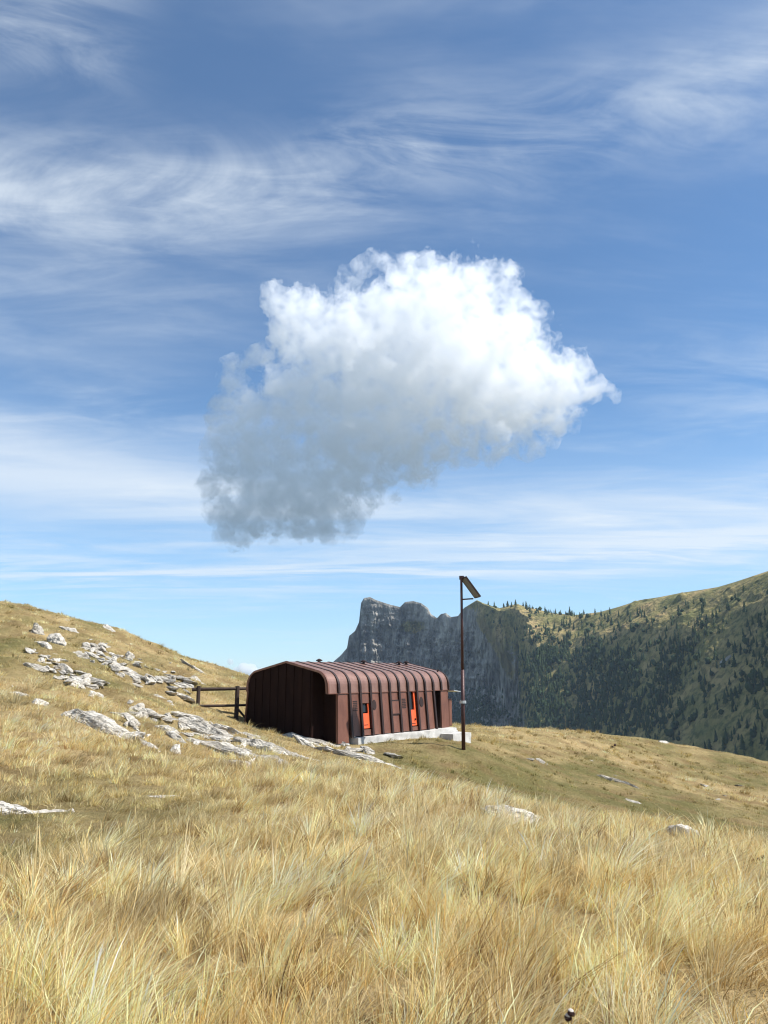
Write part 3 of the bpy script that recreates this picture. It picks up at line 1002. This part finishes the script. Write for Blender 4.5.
# ------------------------------------------------------------------ dried thistles
M_THD = simple('dried_flower_head', (0.045, 0.018, 0.014), 0.95, 40, .4)
M_THW = simple('thistle_down', (0.62, 0.55, 0.47), 0.95, 60, .3)
M_STALK = simple('dried_stalk', (0.16, 0.085, 0.04), 0.9, 20, .3)


def thistle(px, py, depth, heads, r, label, down=True, seed=1):
    rnd = random.Random(seed)
    c = at(px, py, depth); gz = float(H(c[0], c[1]))
    t = empty('thistle', (c[0], c[1], gz)); tag(t, label, 'thistle', 'dried thistles in the grass')
    top = c[2] - gz
    bm = bmesh.new()
    hp = []
    for k in range(heads):
        e_ = Vector((rnd.uniform(-1, 1) * r * 3.0 * (k > 0), rnd.uniform(-1, 1) * r * 2 * (k > 0), top - k * r * 1.4))
        tube(bm, (e_.x * .2, e_.y * .2, -.02), (e_.x, e_.y, e_.z), r * .13, r * .08, 6); hp.append(e_)
    for k in range(5):
        z = top * rnd.uniform(.2, .75); a = rnd.uniform(0, 6.3)
        tube(bm, (0, 0, z), (math.cos(a) * r * 3, math.sin(a) * r * 3, z + r * 1.2), r * .12, 0.0005, 5)
    link('stem', bm, M_STALK, t)
    for e_ in hp:
        bm = bmesh.new(); bmesh.ops.create_icosphere(bm, subdivisions=3, radius=r)
        for v in bm.verts:
            s = 1 + .22 * mnoise.noise(v.co * (9 / (r * 10)) * 3 + e_ * 10)
            v.co = Vector((v.co.x * s, v.co.y * s, v.co.z * .85 * s))
        # spiny bracts
        for q in range(46):
            d = Vector((rnd.gauss(0, 1), rnd.gauss(0, 1), rnd.gauss(-.1, .8))).normalized()
            tube(bm, d * r * .85, d * r * 1.3, r * .07, .0003, 4)
        for v in bm.verts: v.co += e_
        h_ = link('flower_head', bm, M_THD, t)
        if down:
            bm = bmesh.new(); bmesh.ops.create_icosphere(bm, subdivisions=3, radius=r * .8)
            for v in bm.verts:
                v.co *= 1 + .15 * mnoise.noise(v.co * 120)
                v.co.z = v.co.z * .6 + r * .62
                v.co += e_
            link('seed_down', bm, M_THW, h_)


thistle(571, 1013, 3.3, 2, .014, 'dried thistle with pale down on its dark head at the bottom of the photo', True, 3)
thistle(484, 842, 8.4, 3, .022, 'dark dried thistle standing in the straw right of centre', False, 5)
thistle(763, 857, 9.4, 4, .022, 'dark dried weed beside the flat rock at the right edge', False, 8)
thistle(615, 745, 44, 2, .07, 'brown dried weed on the crest of the meadow', False, 9)

# ------------------------------------------------------------------ mountains
SKY = [(-200, 690), (200, 690), (290, 682), (318, 672), (332, 663), (341, 655), (347, 648), (349, 636), (355, 631), (359, 622), (361, 603), (364, 598), (370, 597), (376, 600),
       (388, 604), (400, 607), (405, 602), (413, 601), (421, 603), (428, 608), (431, 614), (437, 618), (441, 614), (446, 613), (451, 617), (458, 616), (464, 608), (472, 603),
       (477, 600), (483, 603), (492, 606), (500, 608), (511, 605), (518, 604), (526, 607), (540, 610), (552, 613), (575, 615), (600, 612), (618, 607), (640, 600),
       (660, 597), (680, 593), (700, 590), (718, 587), (735, 582), (750, 577), (768, 571), (800, 560), (880, 540), (1000, 520), (1500, 500)]
sp = np.array([(ray(px, py)) for px, py in SKY]); s_az = np.arctan2(sp[:, 0], sp[:, 1]); s_el = sp[:, 2] / np.hypot(sp[:, 0], sp[:, 1])
RT = np.array([(-30, 2300), (-8, 2050), (-3.5, 1950), (2, 1880), (6, 1760), (9, 1640), (12, 1560), (18, 1360), (24, 1190), (28, 1090), (35, 960), (48, 850)], float)
az = R(1) * np.concatenate([np.linspace(-14, -5, 60, endpoint=False), np.linspace(-5, 29.5, 1050), np.linspace(29.6, 46, 130)])
Rr = np.interp(az, R(1) * RT[:, 0], RT[:, 1])
kern = np.hanning(41); kern /= kern.sum()
Rr = np.convolve(np.pad(Rr, 20, mode='edge'), kern, 'valid')
el = np.interp(az, s_az, s_el)
zr = 1.6 + el * Rr
# rows: negative d = behind the ridge
dd = np.concatenate([-np.array([700, 450, 300, 200, 130, 80, 50, 30, 18, 10, 5.]), np.linspace(0, 1, 430) ** 1.15 * 430, np.array([450, 480, 530, 600])])
A_, D_ = np.meshgrid(az, dd, indexing='ij')
RR = Rr[:, None]; ZR = zr[:, None]
deg = np.degrees(A_)
cliffy = sstep(.9, -.5, deg - (5.6 + 4.6 * sstep(-10, 110, D_)) + .9 * fbm(deg / 1.2, D_ / 40, 3))           # rock face share
rgt = sstep(24, 30, deg) * 0
xx0 = (RR - D_) * np.sin(A_); yy0 = (RR - D_) * np.cos(A_)
# forward slopes
soft = 0.18 * D_ + 0.18 * np.maximum(D_ - 25, 0) * sstep(25, 120, D_) + 0.30 * np.maximum(D_ - 150, 0)
edge = 1.0 * D_ + 1.7 * np.clip(D_ - 6, 0, 75)
cl = edge - 0.55 * np.maximum(D_ - 90, 0)
drop = soft * (1 - cliffy) + cl * cliffy
back = 0.45 * (-D_)
drop = np.where(D_ < 0, back, drop)
Z = ZR - drop
mask = sstep(0, 40, np.abs(D_))
# gullies running down the slope + general roughness
gl = ridged(xx0 / 95 + 3, yy0 / 220, 5)
Z += (gl - .4) * 14 * mask * (1 - cliffy) * sstep(0, 160, np.abs(D_))
Z += fbm(xx0 / 28, yy0 / 28, 5) * 2.2 * mask * (1 - cliffy)
rk = .6 * ridged(A_ * 1900 / 46, Z / 90 + D_ / 300, 6, .6) + .5 * ridged(A_ * 1900 / 90 + Z / 70, Z / 34, 5, .6) - .05
rk2 = fbm(A_ * 1900 / 11, Z / 40, 5, .6)
sy = CY - F * ((Z - 1.6) / np.maximum(RR - D_, 1) - .2162)
spur3 = np.exp(-((deg - np.interp(sy, [600, 625, 650, 690, 720], [6.8, 7.4, 8.6, 9.8, 10.6])) / .7) ** 2) * sstep(606, 622, sy)
RAD = RR - D_ + (rk - .4) * 75 * cliffy * mask + rk2 * 22 * cliffy * mask - spur3 * 60 * cliffy * mask
# rock outcrop band low on the right slope
Z += np.where(D_ > 0, 1, 0) * (1 - cliffy) * sstep(.35, .75, fbm(xx0 / 60 + 8, yy0 / 60, 3)) * 7 * mask
Z = np.maximum(Z, -190)
P = np.stack([RAD * np.sin(A_), RAD * np.cos(A_), Z], -1)
mm = grid_mesh('mountain', P)
# material masks
pxx, pyy = project(P[..., 0], P[..., 1], P[..., 2])
low = sstep(640, 700, pyy)
spur = np.exp(-((deg - np.interp(pyy, [600, 625, 650, 690], [7.0, 7.6, 8.8, 10.0])) / .35) ** 2) * sstep(612, 622, pyy) * sstep(690, 660, pyy)
rocky = np.clip(cliffy * (1 - spur * .95), 0, 1)
saddle = np.exp(-((deg - 2.2) / 1.3) ** 2) * sstep(616, 624, pyy) * sstep(640, 628, pyy)
rocky = np.clip(rocky - saddle * .8, 0, 1)
outc = sstep(.50, .62, fbm(xx0 / 45 - 8, yy0 / 45 + Z / 45, 5)) * sstep(100, 180, D_) * sstep(17, 24, deg) * (1 - cliffy)
rocky = np.clip(rocky + outc * .8, 0, 1)
set_color(mm, 'mask', np.stack([rocky.ravel(), spur.ravel(), sstep(0, 120, D_).ravel()], -1))
m, nt, out = new_mat('mountain_surface'); b = NB(nt)
pos = b.n('ShaderNodeNewGeometry').outputs['Position']
sep = b.n('ShaderNodeSeparateColor'); b.set(sep, 0, b.n('ShaderNodeAttribute', attribute_name='mask').outputs['Color'])
n1 = b.noise(pos, .02, 8, .65); n2 = b.noise(pos, .12, 6, .7); n3 = b.noise(pos, .007, 5, .6)
turf = b.ramp(n1, [(.30, (0.13, 0.14, 0.048)), (.44, (0.24, 0.215, 0.078)), (.55, (0.37, 0.29, 0.12)), (.68, (0.48, 0.34, 0.16))])
turf = b.mix(b.mapr(n2, .45, .60, 0, .7), turf, (0.062, 0.070, 0.026))
stones = b.mapr(n2, .66, .72, 0, .8)
turf = b.mix(stones, turf, (0.30, 0.28, 0.25))
mp = b.n('ShaderNodeMapping'); b.set(mp, 0, pos); mp.inputs['Scale'].default_value = (1, 1, .35)
r1 = b.noise(mp.outputs[0], .035, 9, .7, .5)
rockc = b.ramp(r1, [(.32, (0.07, 0.066, 0.058)), (.44, (0.19, 0.175, 0.15)), (.55, (0.32, 0.30, 0.26)), (.66, (0.52, 0.48, 0.41))])
r2 = b.noise(pos, .06, 6, .7)
rockc = b.mix(b.mapr(r2, .56, .66, 0, .6), rockc, (0.055, 0.06, 0.03))
fac = b.mapr(b.math('ADD', sep.outputs[0], b.math('MULTIPLY', b.math('SUBTRACT', n2, .5), .9)), .35, .6, 0, 1)
col = b.mix(fac, turf, rockc)
col = b.mix(sep.outputs[1], col, (0.20, 0.16, 0.065))
p = b.n('ShaderNodeBsdfPrincipled'); b.set(p, 'Base Color', col); p.inputs['Roughness'].default_value = 1; p.inputs['Specular IOR Level'].default_value = .1
hh = b.math('ADD', b.math('MULTIPLY', r1, 1.0), b.math('MULTIPLY', n2, .35))
b.set(p, 'Normal', bump(b, hh, 14, .75))
nt.links.new(p.outputs[0], out.inputs[0])
tag(link('mountain', mm, m), 'rocky peak and grassy forested ridge beyond the hut', None, None, 'structure')

# ---- conifers
def conifer_mesh(name, seed, tiers=7, rmul=1.0):
    rnd = random.Random(seed)
    bm = bmesh.new()
    tube(bm, (0, 0, -.12), (0, 0, .35), .02, .012, 5)
    for t in range(tiers):
        f = t / tiers
        zc = .08 + f * .86; r = (.20 * (1 - f) ** .8 + .018) * rmul
        n = 9
        top = bm.verts.new((0, 0, min(1.0, zc + .26 * (1 - f * .5))))
        ring = []
        for k in range(n):
            a = 2 * math.pi * (k + rnd.uniform(-.3, .3)) / n
            rr = r * (1.0 if k % 2 else .55) * rnd.uniform(.7, 1.25)
            ring.append(bm.verts.new((math.cos(a) * rr, math.sin(a) * rr, zc - (.03 if k % 2 else 0) + rnd.uniform(-.02, .02))))
        for k in range(n): bm.faces.new((top, ring[k], ring[(k + 1) % n]))
    me = bpy.data.meshes.new(name); bm.to_mesh(me); bm.free()
    return me


def bush_mesh(name, seed):
    rnd = random.Random(seed)
    bm = bmesh.new(); bmesh.ops.create_icosphere(bm, subdivisions=2, radius=.5)
    for v in bm.verts:
        s = 1 + .5 * mnoise.noise(v.co * 3 + Vector((seed, 0, 0))) + rnd.uniform(-.15, .15)
        v.co = Vector((v.co.x * s * .9, v.co.y * s * .9, v.co.z * s * .95 + .42))
    me = bpy.data.meshes.new(name); bm.to_mesh(me); bm.free()
    return me


m, nt, out = new_mat('conifer_foliage'); b = NB(nt)
pos = b.n('ShaderNodeNewGeometry').outputs['Position']
q = b.noise(pos, .035, 3, .6); q2 = b.noise(pos, .5, 4, .7)
colr = b.ramp(q, [(.3, (0.018, 0.036, 0.015)), (.5, (0.032, 0.056, 0.021)), (.7, (0.062, 0.085, 0.030))])
colr = b.mix(b.mapr(q2, .4, .7, 0, .4), colr, (0.055, 0.065, 0.024))
p = b.n('ShaderNodeBsdfPrincipled'); b.set(p, 'Base Color', colr); p.inputs['Roughness'].default_value = .9; p.inputs['Specular IOR Level'].default_value = .2
nt.links.new(p.outputs[0], out.inputs[0]); M_TREE = m
tmes = [conifer_mesh('conifer', 40 + k, rmul=[.9, 1.1, 1.3, 1.0][k]) for k in range(4)] + [bush_mesh('broadleaf', 60 + k) for k in range(2)]
for me in tmes: me.materials.append(M_TREE)

# candidates on the mountain grid (front side, in or near the view)
ni, nj = P.shape[:2]
cand = 26000
ii = RNG.integers(40, ni - 60, cand * 3); jj = RNG.integers(12, nj - 6, cand * 3)
pp_ = P[ii, jj]; degs = deg[ii, jj]; dsv = D_[ii, jj]; ck_ = cliffy[ii, jj]; pys = pyy[ii, jj]; pxs = pxx[ii, jj]
nsd = fbm(pp_[:, 0] / 70, pp_[:, 1] / 70, 4)
fade_right = np.interp(pxs, [460, 520, 620, 700, 768, 850], [1, 1, .75, .26, .16, .16])
top_py = np.interp(pxs, [340, 400, 460, 510, 560, 620, 700, 768, 900], [668, 672, 620, 622, 630, 632, 618, 600, 580])
dns = sstep(-8, 40, pys - top_py) * fade_right + .05 * (pxs > 480) * sstep(2, 12, pys - top_py + 25)
dns = dns * np.clip(.6 + 1.6 * nsd, .06, 1.3)
dns = np.where((ck_ > .5) & (pys < 688), dns * .02, dns)
spv = spur[ii, jj]; dns *= (1 - spv)
dns *= (pys < 775) * (outc[ii, jj] < .4)
cell = (RR[ii, 0] - dsv) / 1500
keep = RNG.random(len(ii)) < dns * .60 * cell
pp_ = pp_[keep]; pxs = pxs[keep]; pys = pys[keep]; degs = degs[keep]
jit = RNG.normal(0, 1.0, (len(pp_), 2)); pp_[:, :2] += jit
dist = np.hypot(pp_[:, 0], pp_[:, 1])
size = np.clip(RNG.normal(10.0, 3.0, len(pp_)), 4, 18)
kind = np.where(RNG.random(len(pp_)) < .80, RNG.integers(0, 4, len(pp_)), RNG.integers(4, 6, len(pp_)))
size = np.where(kind >= 4, size * .6, size)
# individuals: the ones that show largest in the picture
inview = (pxs > 5) & (pxs < 763) & (pys < 750)
score = np.where(inview, size / dist, 0) * np.where(kind < 4, 1, .6)
order = np.argsort(-score)
ind = order[:298]; rest = order[298:]
print('trees', len(pp_))
for k in ind:
    px_, py_ = pxs[k], pys[k]
    nm = 'conifer_tree' if kind[k] < 4 else 'broadleaf_tree'
    o = bpy.data.objects.new(nm, tmes[kind[k]]); COL.objects.link(o)
    s = float(size[k]); o.location = (float(pp_[k, 0]), float(pp_[k, 1]), float(pp_[k, 2]) - .4)
    o.scale = (s * random.uniform(.9, 1.15), s * random.uniform(.9, 1.15), s); o.rotation_euler = (0, 0, random.uniform(0, 6.28))
    if nm == 'conifer_tree': tag(o, 'one of the larger dark conifers scattered over the right mountainside', 'tree', 'conifers on the right mountainside')
    else: tag(o, 'one of the larger rounded bushy trees on the right mountainside', 'tree', 'rounded trees on the right mountainside')
# rest in one merged mesh
VV, LL, TT, off_ = [], [], [], 0
for kk in range(6):
    me = tmes[kk]; nv = len(me.vertices)
    co = np.empty(nv * 3, np.float32); me.vertices.foreach_get('co', co); co = co.reshape(-1, 3)
    lp = np.empty(len(me.loops), np.int32); me.loops.foreach_get('vertex_index', lp)
    tt = np.empty(len(me.polygons), np.int32); me.polygons.foreach_get('loop_total', tt)
    sel = rest[kind[rest] == kk]
    for k in sel:
        a = RNG.uniform(0, 6.28); s = size[k]; ca_, sa = math.cos(a), math.sin(a)
        v = np.stack([(co[:, 0] * ca_ - co[:, 1] * sa) * s, (co[:, 0] * sa + co[:, 1] * ca_) * s, co[:, 2] * s], -1) + pp_[k] - [0, 0, .4]
        VV.append(v); LL.append(lp + off_); TT.append(tt); off_ += nv
TT = np.concatenate(TT)
fm = raw_mesh('forest', np.concatenate(VV), np.concatenate(LL), np.concatenate([[0], np.cumsum(TT)[:-1]]), TT)
tag(link('forest', fm, M_TREE), 'dense dark forest covering the shaded mountainside', 'forest', None, 'stuff')

# ------------------------------------------------------------------ clouds (iso-surface of a noisy blob field, filled with vapour)
def cloud_mesh(name, blobs, D, squash, voxel, nscale, amp, thr, det=6, rough=.62):
    """blobs: (px, py, rpx, depth offset in r)"""
    C = []
    for (px, py, r, dz) in blobs:
        rr = r / F * D * 1.05
        c = at(px, py, D + dz * rr); C.append((c, rr))
    lo = np.min([c - rr * 1.5 for c, rr in C], 0); hi = np.max([c + rr * 1.5 for c, rr in C], 0)
    ng = bpy.data.node_groups.new(name + '_gn', 'GeometryNodeTree')
    ng.interface.new_socket('Geometry', in_out='INPUT', socket_type='NodeSocketGeometry')
    ng.interface.new_socket('Geometry', in_out='OUTPUT', socket_type='NodeSocketGeometry')
    N, Lk = ng.nodes, ng.links
    out_ = N.new('NodeGroupOutput'); pos_ = N.new('GeometryNodeInputPosition')
    def M(op, a, b_=None, c_=None):
        nd = N.new('ShaderNodeMath'); nd.operation = op
        for i, v in enumerate((a, b_, c_)):
            if v is None: continue
            if isinstance(v, bpy.types.NodeSocket): Lk.new(v, nd.inputs[i])
            else: nd.inputs[i].default_value = v
        return nd.outputs[0]
    def noise_(vec, sc, d, ro, dist_=0):
        nd = N.new('ShaderNodeTexNoise'); Lk.new(vec, nd.inputs['Vector']); nd.inputs['Scale'].default_value = sc
        nd.inputs['Detail'].default_value = d; nd.inputs['Roughness'].default_value = ro; nd.inputs['Distortion'].default_value = dist_
        return nd
    # domain warp
    wn = noise_(pos_.outputs[0], nscale * 1.2, 4, .6)
    sb = N.new('ShaderNodeVectorMath'); sb.operation = 'SUBTRACT'; Lk.new(wn.outputs['Color'], sb.inputs[0]); sb.inputs[1].default_value = (.5, .5, .5)
    sc_ = N.new('ShaderNodeVectorMath'); sc_.operation = 'SCALE'; Lk.new(sb.outputs[0], sc_.inputs[0]); sc_.inputs['Scale'].default_value = .35 / nscale
    ad = N.new('ShaderNodeVectorMath'); ad.operation = 'ADD'; Lk.new(pos_.outputs[0], ad.inputs[0]); Lk.new(sc_.outputs[0], ad.inputs[1])
    f = None
    for c, rr in C:
        s1 = N.new('ShaderNodeVectorMath'); s1.operation = 'SUBTRACT'; Lk.new(ad.outputs[0], s1.inputs[0]); s1.inputs[1].default_value = tuple(c)
        s2 = N.new('ShaderNodeVectorMath'); s2.operation = 'MULTIPLY'; Lk.new(s1.outputs[0], s2.inputs[0]); s2.inputs[1].default_value = (1 / rr, 1 / rr / squash, 1 / rr)
        ln = N.new('ShaderNodeVectorMath'); ln.operation = 'LENGTH'; Lk.new(s2.outputs[0], ln.inputs[0])
        v = M('SUBTRACT', 1.0, ln.outputs['Value'])
        f = v if f is None else M('SMOOTH_MAX', f, v, .12)
    nz = noise_(pos_.outputs[0], nscale, det, rough, .35)
    d_ = M('MULTIPLY_ADD', M('SUBTRACT', nz.outputs[0], .5), amp, f)
    vc = N.new('GeometryNodeVolumeCube'); Lk.new(d_, vc.inputs['Density'])
    vc.inputs['Background'].default_value = -1.0
    vc.inputs['Min'].default_value = tuple(lo); vc.inputs['Max'].default_value = tuple(hi)
    for ax_, k in (('Resolution X', 0), ('Resolution Y', 1), ('Resolution Z', 2)):
        vc.inputs[ax_].default_value = int((hi[k] - lo[k]) / voxel)
    vm = N.new('GeometryNodeVolumeToMesh'); Lk.new(vc.outputs[0], vm.inputs['Volume']); vm.inputs['Threshold'].default_value = thr
    Lk.new(vm.outputs[0], out_.inputs[0])
    tmp_me = bpy.data.meshes.new('tmp'); tmp = bpy.data.objects.new('tmp', tmp_me); COL.objects.link(tmp)
    md = tmp.modifiers.new('g', 'NODES'); md.node_group = ng
    dg = bpy.context.evaluated_depsgraph_get()
    me = bpy.data.meshes.new_from_object(tmp.evaluated_get(dg))
    bpy.data.objects.remove(tmp); bpy.data.meshes.remove(tmp_me); bpy.data.node_groups.remove(ng)
    me.name = name; me.materials.clear()
    print(name, 'verts', len(me.vertices))
    return me


def cloud_mat(name, dens, aniso=.25, col=(1, 1, 1)):
    m, nt, out = new_mat(name); b = NB(nt)
    v = b.n('ShaderNodeVolumePrincipled'); v.inputs['Color'].default_value = (*col, 1)
    v.inputs['Density'].default_value = dens; v.inputs['Anisotropy'].default_value = aniso
    nt.links.new(v.outputs[0], out.inputs['Volume'])
    return m


CB = [(262, 475, 58, .2), (238, 515, 34, .1), (312, 495, 52, 0), (345, 440, 66, .1), (302, 400, 50, 0), (240, 420, 34, .2), (223, 448, 22, 0),
      (302, 322, 40, .1), (276, 300, 22, 0), (335, 350, 52, -.2), (372, 370, 76, -.1), (432, 350, 84, 0), (424, 298, 46, .2), (478, 298, 42, .1), (505, 285, 20, .1),
      (486, 378, 74, -.1), (520, 322, 32, .2), (540, 392, 46, 0), (575, 378, 30, .1), (592, 384, 16, 0), (400, 440, 52, -.1), (452, 436, 34, .2), (505, 430, 28, 0), (345, 515, 24, 0),
      (345, 290, 14, 0), (350, 277, 13, 0), (360, 267, 13, 0), (374, 262, 13, 0), (389, 261, 14, 0), (403, 263, 15, 0), (262, 352, 15, 0), (250, 358, 13, 0), (238, 361, 12, 0),
      (228, 363, 10, 0), (232, 380, 15, 0), (556, 428, 14, 0), (548, 438, 13, 0), (536, 446, 12, 0), (524, 448, 14, 0), (608, 388, 9, 0), (617, 396, 8, 0)]


def cloud_het_mat(name, dens, scale, lo, hi):
    m, nt, out = new_mat(name); b = NB(nt)
    pos = b.n('ShaderNodeNewGeometry').outputs['Position']
    d = b.mapr(b.noise(pos, scale, 5, .65, .4), lo, hi, .03, 1, smooth=False)
    v = b.n('ShaderNodeVolumePrincipled'); v.inputs['Color'].default_value = (1, 1, 1, 1)
    b.set(v, 'Density', b.math('MULTIPLY', d, dens)); v.inputs['Anisotropy'].default_value = .05
    nt.links.new(v.outputs[0], out.inputs['Volume'])
    m.cycles.volume_step_rate = STEPR
    return m


STEPR = .35
cme = cloud_mesh('cloud', CB, 1500, .8, 4.4, .0110, 2.4, .0, 7, .72)
co = link('cumulus_cloud', cme, cloud_het_mat('cloud_vapour', .021, .026, .46, .55))
core = link('core', cloud_mesh('cloud_core', CB, 1500, .8, 6.5, .0110, 2.4, .42, 5, .66), cloud_mat('cloud_core_vapour', .004), co)
tag(co, 'big white cumulus cloud with a grey left underside floating above the hut', 'cloud')
C2 = [(244, 668, 6, 0), (251, 670, 7, 0), (262, 672, 6, 0), (237, 672, 5, 0), (230, 662, 3, 0)]
cme2 = cloud_mesh('small_cloud', C2, 6500, 1.0, 10, .007, 2.2, .16, 5)
co2 = link('small_cloud', cme2, cloud_mat('far_cloud_vapour', .02))
tag(co2, 'small white cloud low on the skyline just left of the hut', 'cloud')

# ------------------------------------------------------------------ haze
bm = bmesh.new(); bm_box(bm, -2300, 2300, -300, 3000, -200, 232)
hz_o = link('haze', bm, None)
m, nt, out = new_mat('haze_air'); b = NB(nt)
v = b.n('ShaderNodeVolumePrincipled'); v.inputs['Color'].default_value = (0.62, 0.78, 1.0, 1); v.inputs['Density'].default_value = .000055; v.inputs['Anisotropy'].default_value = .1
nt.links.new(v.outputs[0], out.inputs['Volume'])
hz_o.data.materials.append(m)
tag(hz_o, 'thin blue mountain haze', None, None, 'stuff')

# ------------------------------------------------------------------ light
SUN_AZ, SUN_EL = R(98), R(50)
sd = Vector((math.sin(SUN_AZ) * math.cos(SUN_EL), math.cos(SUN_AZ) * math.cos(SUN_EL), math.sin(SUN_EL)))
sl_ = bpy.data.lights.new('sun', 'SUN'); sl_.energy = 5.0; sl_.angle = R(.53); sl_.color = (1.0, .97, .92)
so = bpy.data.objects.new('sun', sl_); COL.objects.link(so)
so.rotation_euler = (-sd).to_track_quat('-Z', 'Y').to_euler()
so.location = (60, 0, 60)

world = bpy.data.worlds.new('World'); scene.world = world; world.use_nodes = True
nt = world.node_tree; nt.nodes.clear(); b = NB(nt)
wo = nt.nodes.new('ShaderNodeOutputWorld')
sk = b.n('ShaderNodeTexSky'); sk.sky_type = 'NISHITA'; sk.sun_disc = False
sk.sun_elevation = SUN_EL; sk.sun_rotation = SUN_AZ; sk.altitude = 1800; sk.air_density = 1.0; sk.dust_density = .35; sk.ozone_density = 2.2
dirv = b.n('ShaderNodeNewGeometry').outputs['Incoming']
tcg = b.n('ShaderNodeTexCoord').outputs['Generated']
sx = b.n('ShaderNodeSeparateXYZ'); b.set(sx, 0, tcg)
X, Y, Zc = sx.outputs
zc = b.math('MAXIMUM', Zc, .02)
# cloud sheet coordinates (a flat layer high above)
u = b.math('DIVIDE', X, b.math('ADD', zc, .06)); vv = b.math('DIVIDE', Y, b.math('ADD', zc, .06))
cv = b.n('ShaderNodeCombineXYZ'); b.set(cv, 0, u); b.set(cv, 1, vv)
az_ = b.math('ARCTAN2', X, Y); el_ = b.math('ARCSINE', Zc)
def cirrus(scale, rot, stretch, lo, hi, detail, seed, dist=.6):
    mp = b.n('ShaderNodeMapping'); b.set(mp, 0, cv.outputs[0]); mp.inputs['Rotation'].default_value = (0, 0, rot)
    mp.inputs['Location'].default_value = (seed, seed * .7, seed * .3); mp.inputs['Scale'].default_value = (stretch, 1, 1)
    return b.mapr(b.noise(mp.outputs[0], scale, detail, .62, dist), lo, hi, 0, 1)


def ae(px, py):
    r = ray(px, py); return math.atan2(r[0], r[1]), math.atan2(r[2], math.hypot(r[0], r[1]))


def band(p0, p1, width):
    """soft band of cirrus through two directions of the sky, width in degrees"""
    a0, e0 = ae(*p0); a1, e1_ = ae(*p1); sl = (e1_ - e0) / (a1 - a0)
    c = b.math('MULTIPLY_ADD', az_, sl, e0 - sl * a0)
    d = b.math('DIVIDE', b.math('SUBTRACT', el_, c), R(width))
    return b.math('POWER', math.e, b.math('MULTIPLY', b.math('MULTIPLY', d, d), -1.0))


def azr(p0, p1): return b.mapr(az_, ae(p0, 300)[0], ae(p1, 300)[0], 0, 1)


fine = cirrus(3.2, .30, .42, .34, .74, 12, 3.1, .7)
broad = cirrus(1.0, .30, .40, .40, .66, 6, 11.7, .8)
fine2 = cirrus(7.5, .35, .35, .38, .74, 10, 27.0, 1.0)
tex = b.math('MULTIPLY_ADD', fine, .75, b.math('MULTIPLY', fine2, .35))
parts = []
def add(v, k): parts.append(b.math('MULTIPLY', v, k))
add(b.math('MULTIPLY', b.math('MULTIPLY', band((0, 185), (420, 160), 3.4), azr(520, 300)), tex), 1.0)
add(b.math('MULTIPLY', b.math('MULTIPLY', band((350, 140), (768, 78), 3.2), azr(250, 450)), tex), 1.0)
add(b.math('MULTIPLY', b.math('MULTIPLY', band((0, 280), (300, 300), 4.5), azr(380, 60)), b.math('MULTIPLY_ADD', tex, .5, .15)), .8)
add(b.math('MULTIPLY', band((0, 468), (768, 520), 3.2), b.math('MULTIPLY_ADD', cirrus(1.6, .05, .30, .30, .62, 9, 5.0, .6), .75, .22)), .95)
add(b.math('MULTIPLY', band((0, 575), (768, 545), 1.3), cirrus(2.4, .0, .22, .42, .62, 9, 15.0, .6)), .75)
add(b.math('MULTIPLY', b.math('MULTIPLY', fine, broad), 1.0), .42)
corner = b.math('MULTIPLY', azr(170, 0), b.mapr(el_, ae(0, 100)[1], ae(0, 20)[1], 0, 1))
add(b.math('MULTIPLY', corner, b.math('MULTIPLY_ADD', fine2, .9, .1)), .6)
tot = parts[0]
for q_ in parts[1:]: tot = b.math('ADD', tot, q_)
tot = b.math('MULTIPLY_ADD', tot, .78, .05)
tot = b.math('MINIMUM', b.math('MULTIPLY', tot, b.mapr(el_, R(-2), R(5), 0, 1)), .85)
hsv = b.n('ShaderNodeHueSaturation'); b.set(hsv, 'Color', sk.outputs[0]); hsv.inputs['Saturation'].default_value = 1.12; hsv.inputs['Value'].default_value = 1.0
skyb = b.mix(1.0, hsv.outputs[0], (0.82, 0.97, 0.99), 'MULTIPLY')
skyb = b.mix(b.mapr(el_, R(-3), R(22), .55, 0), skyb, (2.5, 4.0, 6.0))
skyc = b.mix(tot, skyb, (4.9, 5.4, 5.9))
bg = b.n('ShaderNodeBackground'); b.set(bg, 'Color', skyc); bg.inputs['Strength'].default_value = .12
nt.links.new(bg.outputs[0], wo.inputs[0])

# ------------------------------------------------------------------ render settings
scene.view_settings.view_transform = 'Standard'
scene.view_settings.look = 'None'
scene.view_settings.exposure = 0.50
scene.view_settings.gamma = 1.0
cy = scene.cycles
cy.max_bounces = 14; cy.diffuse_bounces = 3; cy.glossy_bounces = 2; cy.transmission_bounces = 3; cy.transparent_max_bounces = 16
cy.volume_bounces = 14
cy.use_denoising = True
scene.render.filter_size = 1.2
scene.cycles.pixel_filter_type = 'BLACKMAN_HARRIS'
scene.cycles.filter_width = 1.15
cy.caustics_reflective = False; cy.caustics_refractive = False
scene.render.film_transparent = False
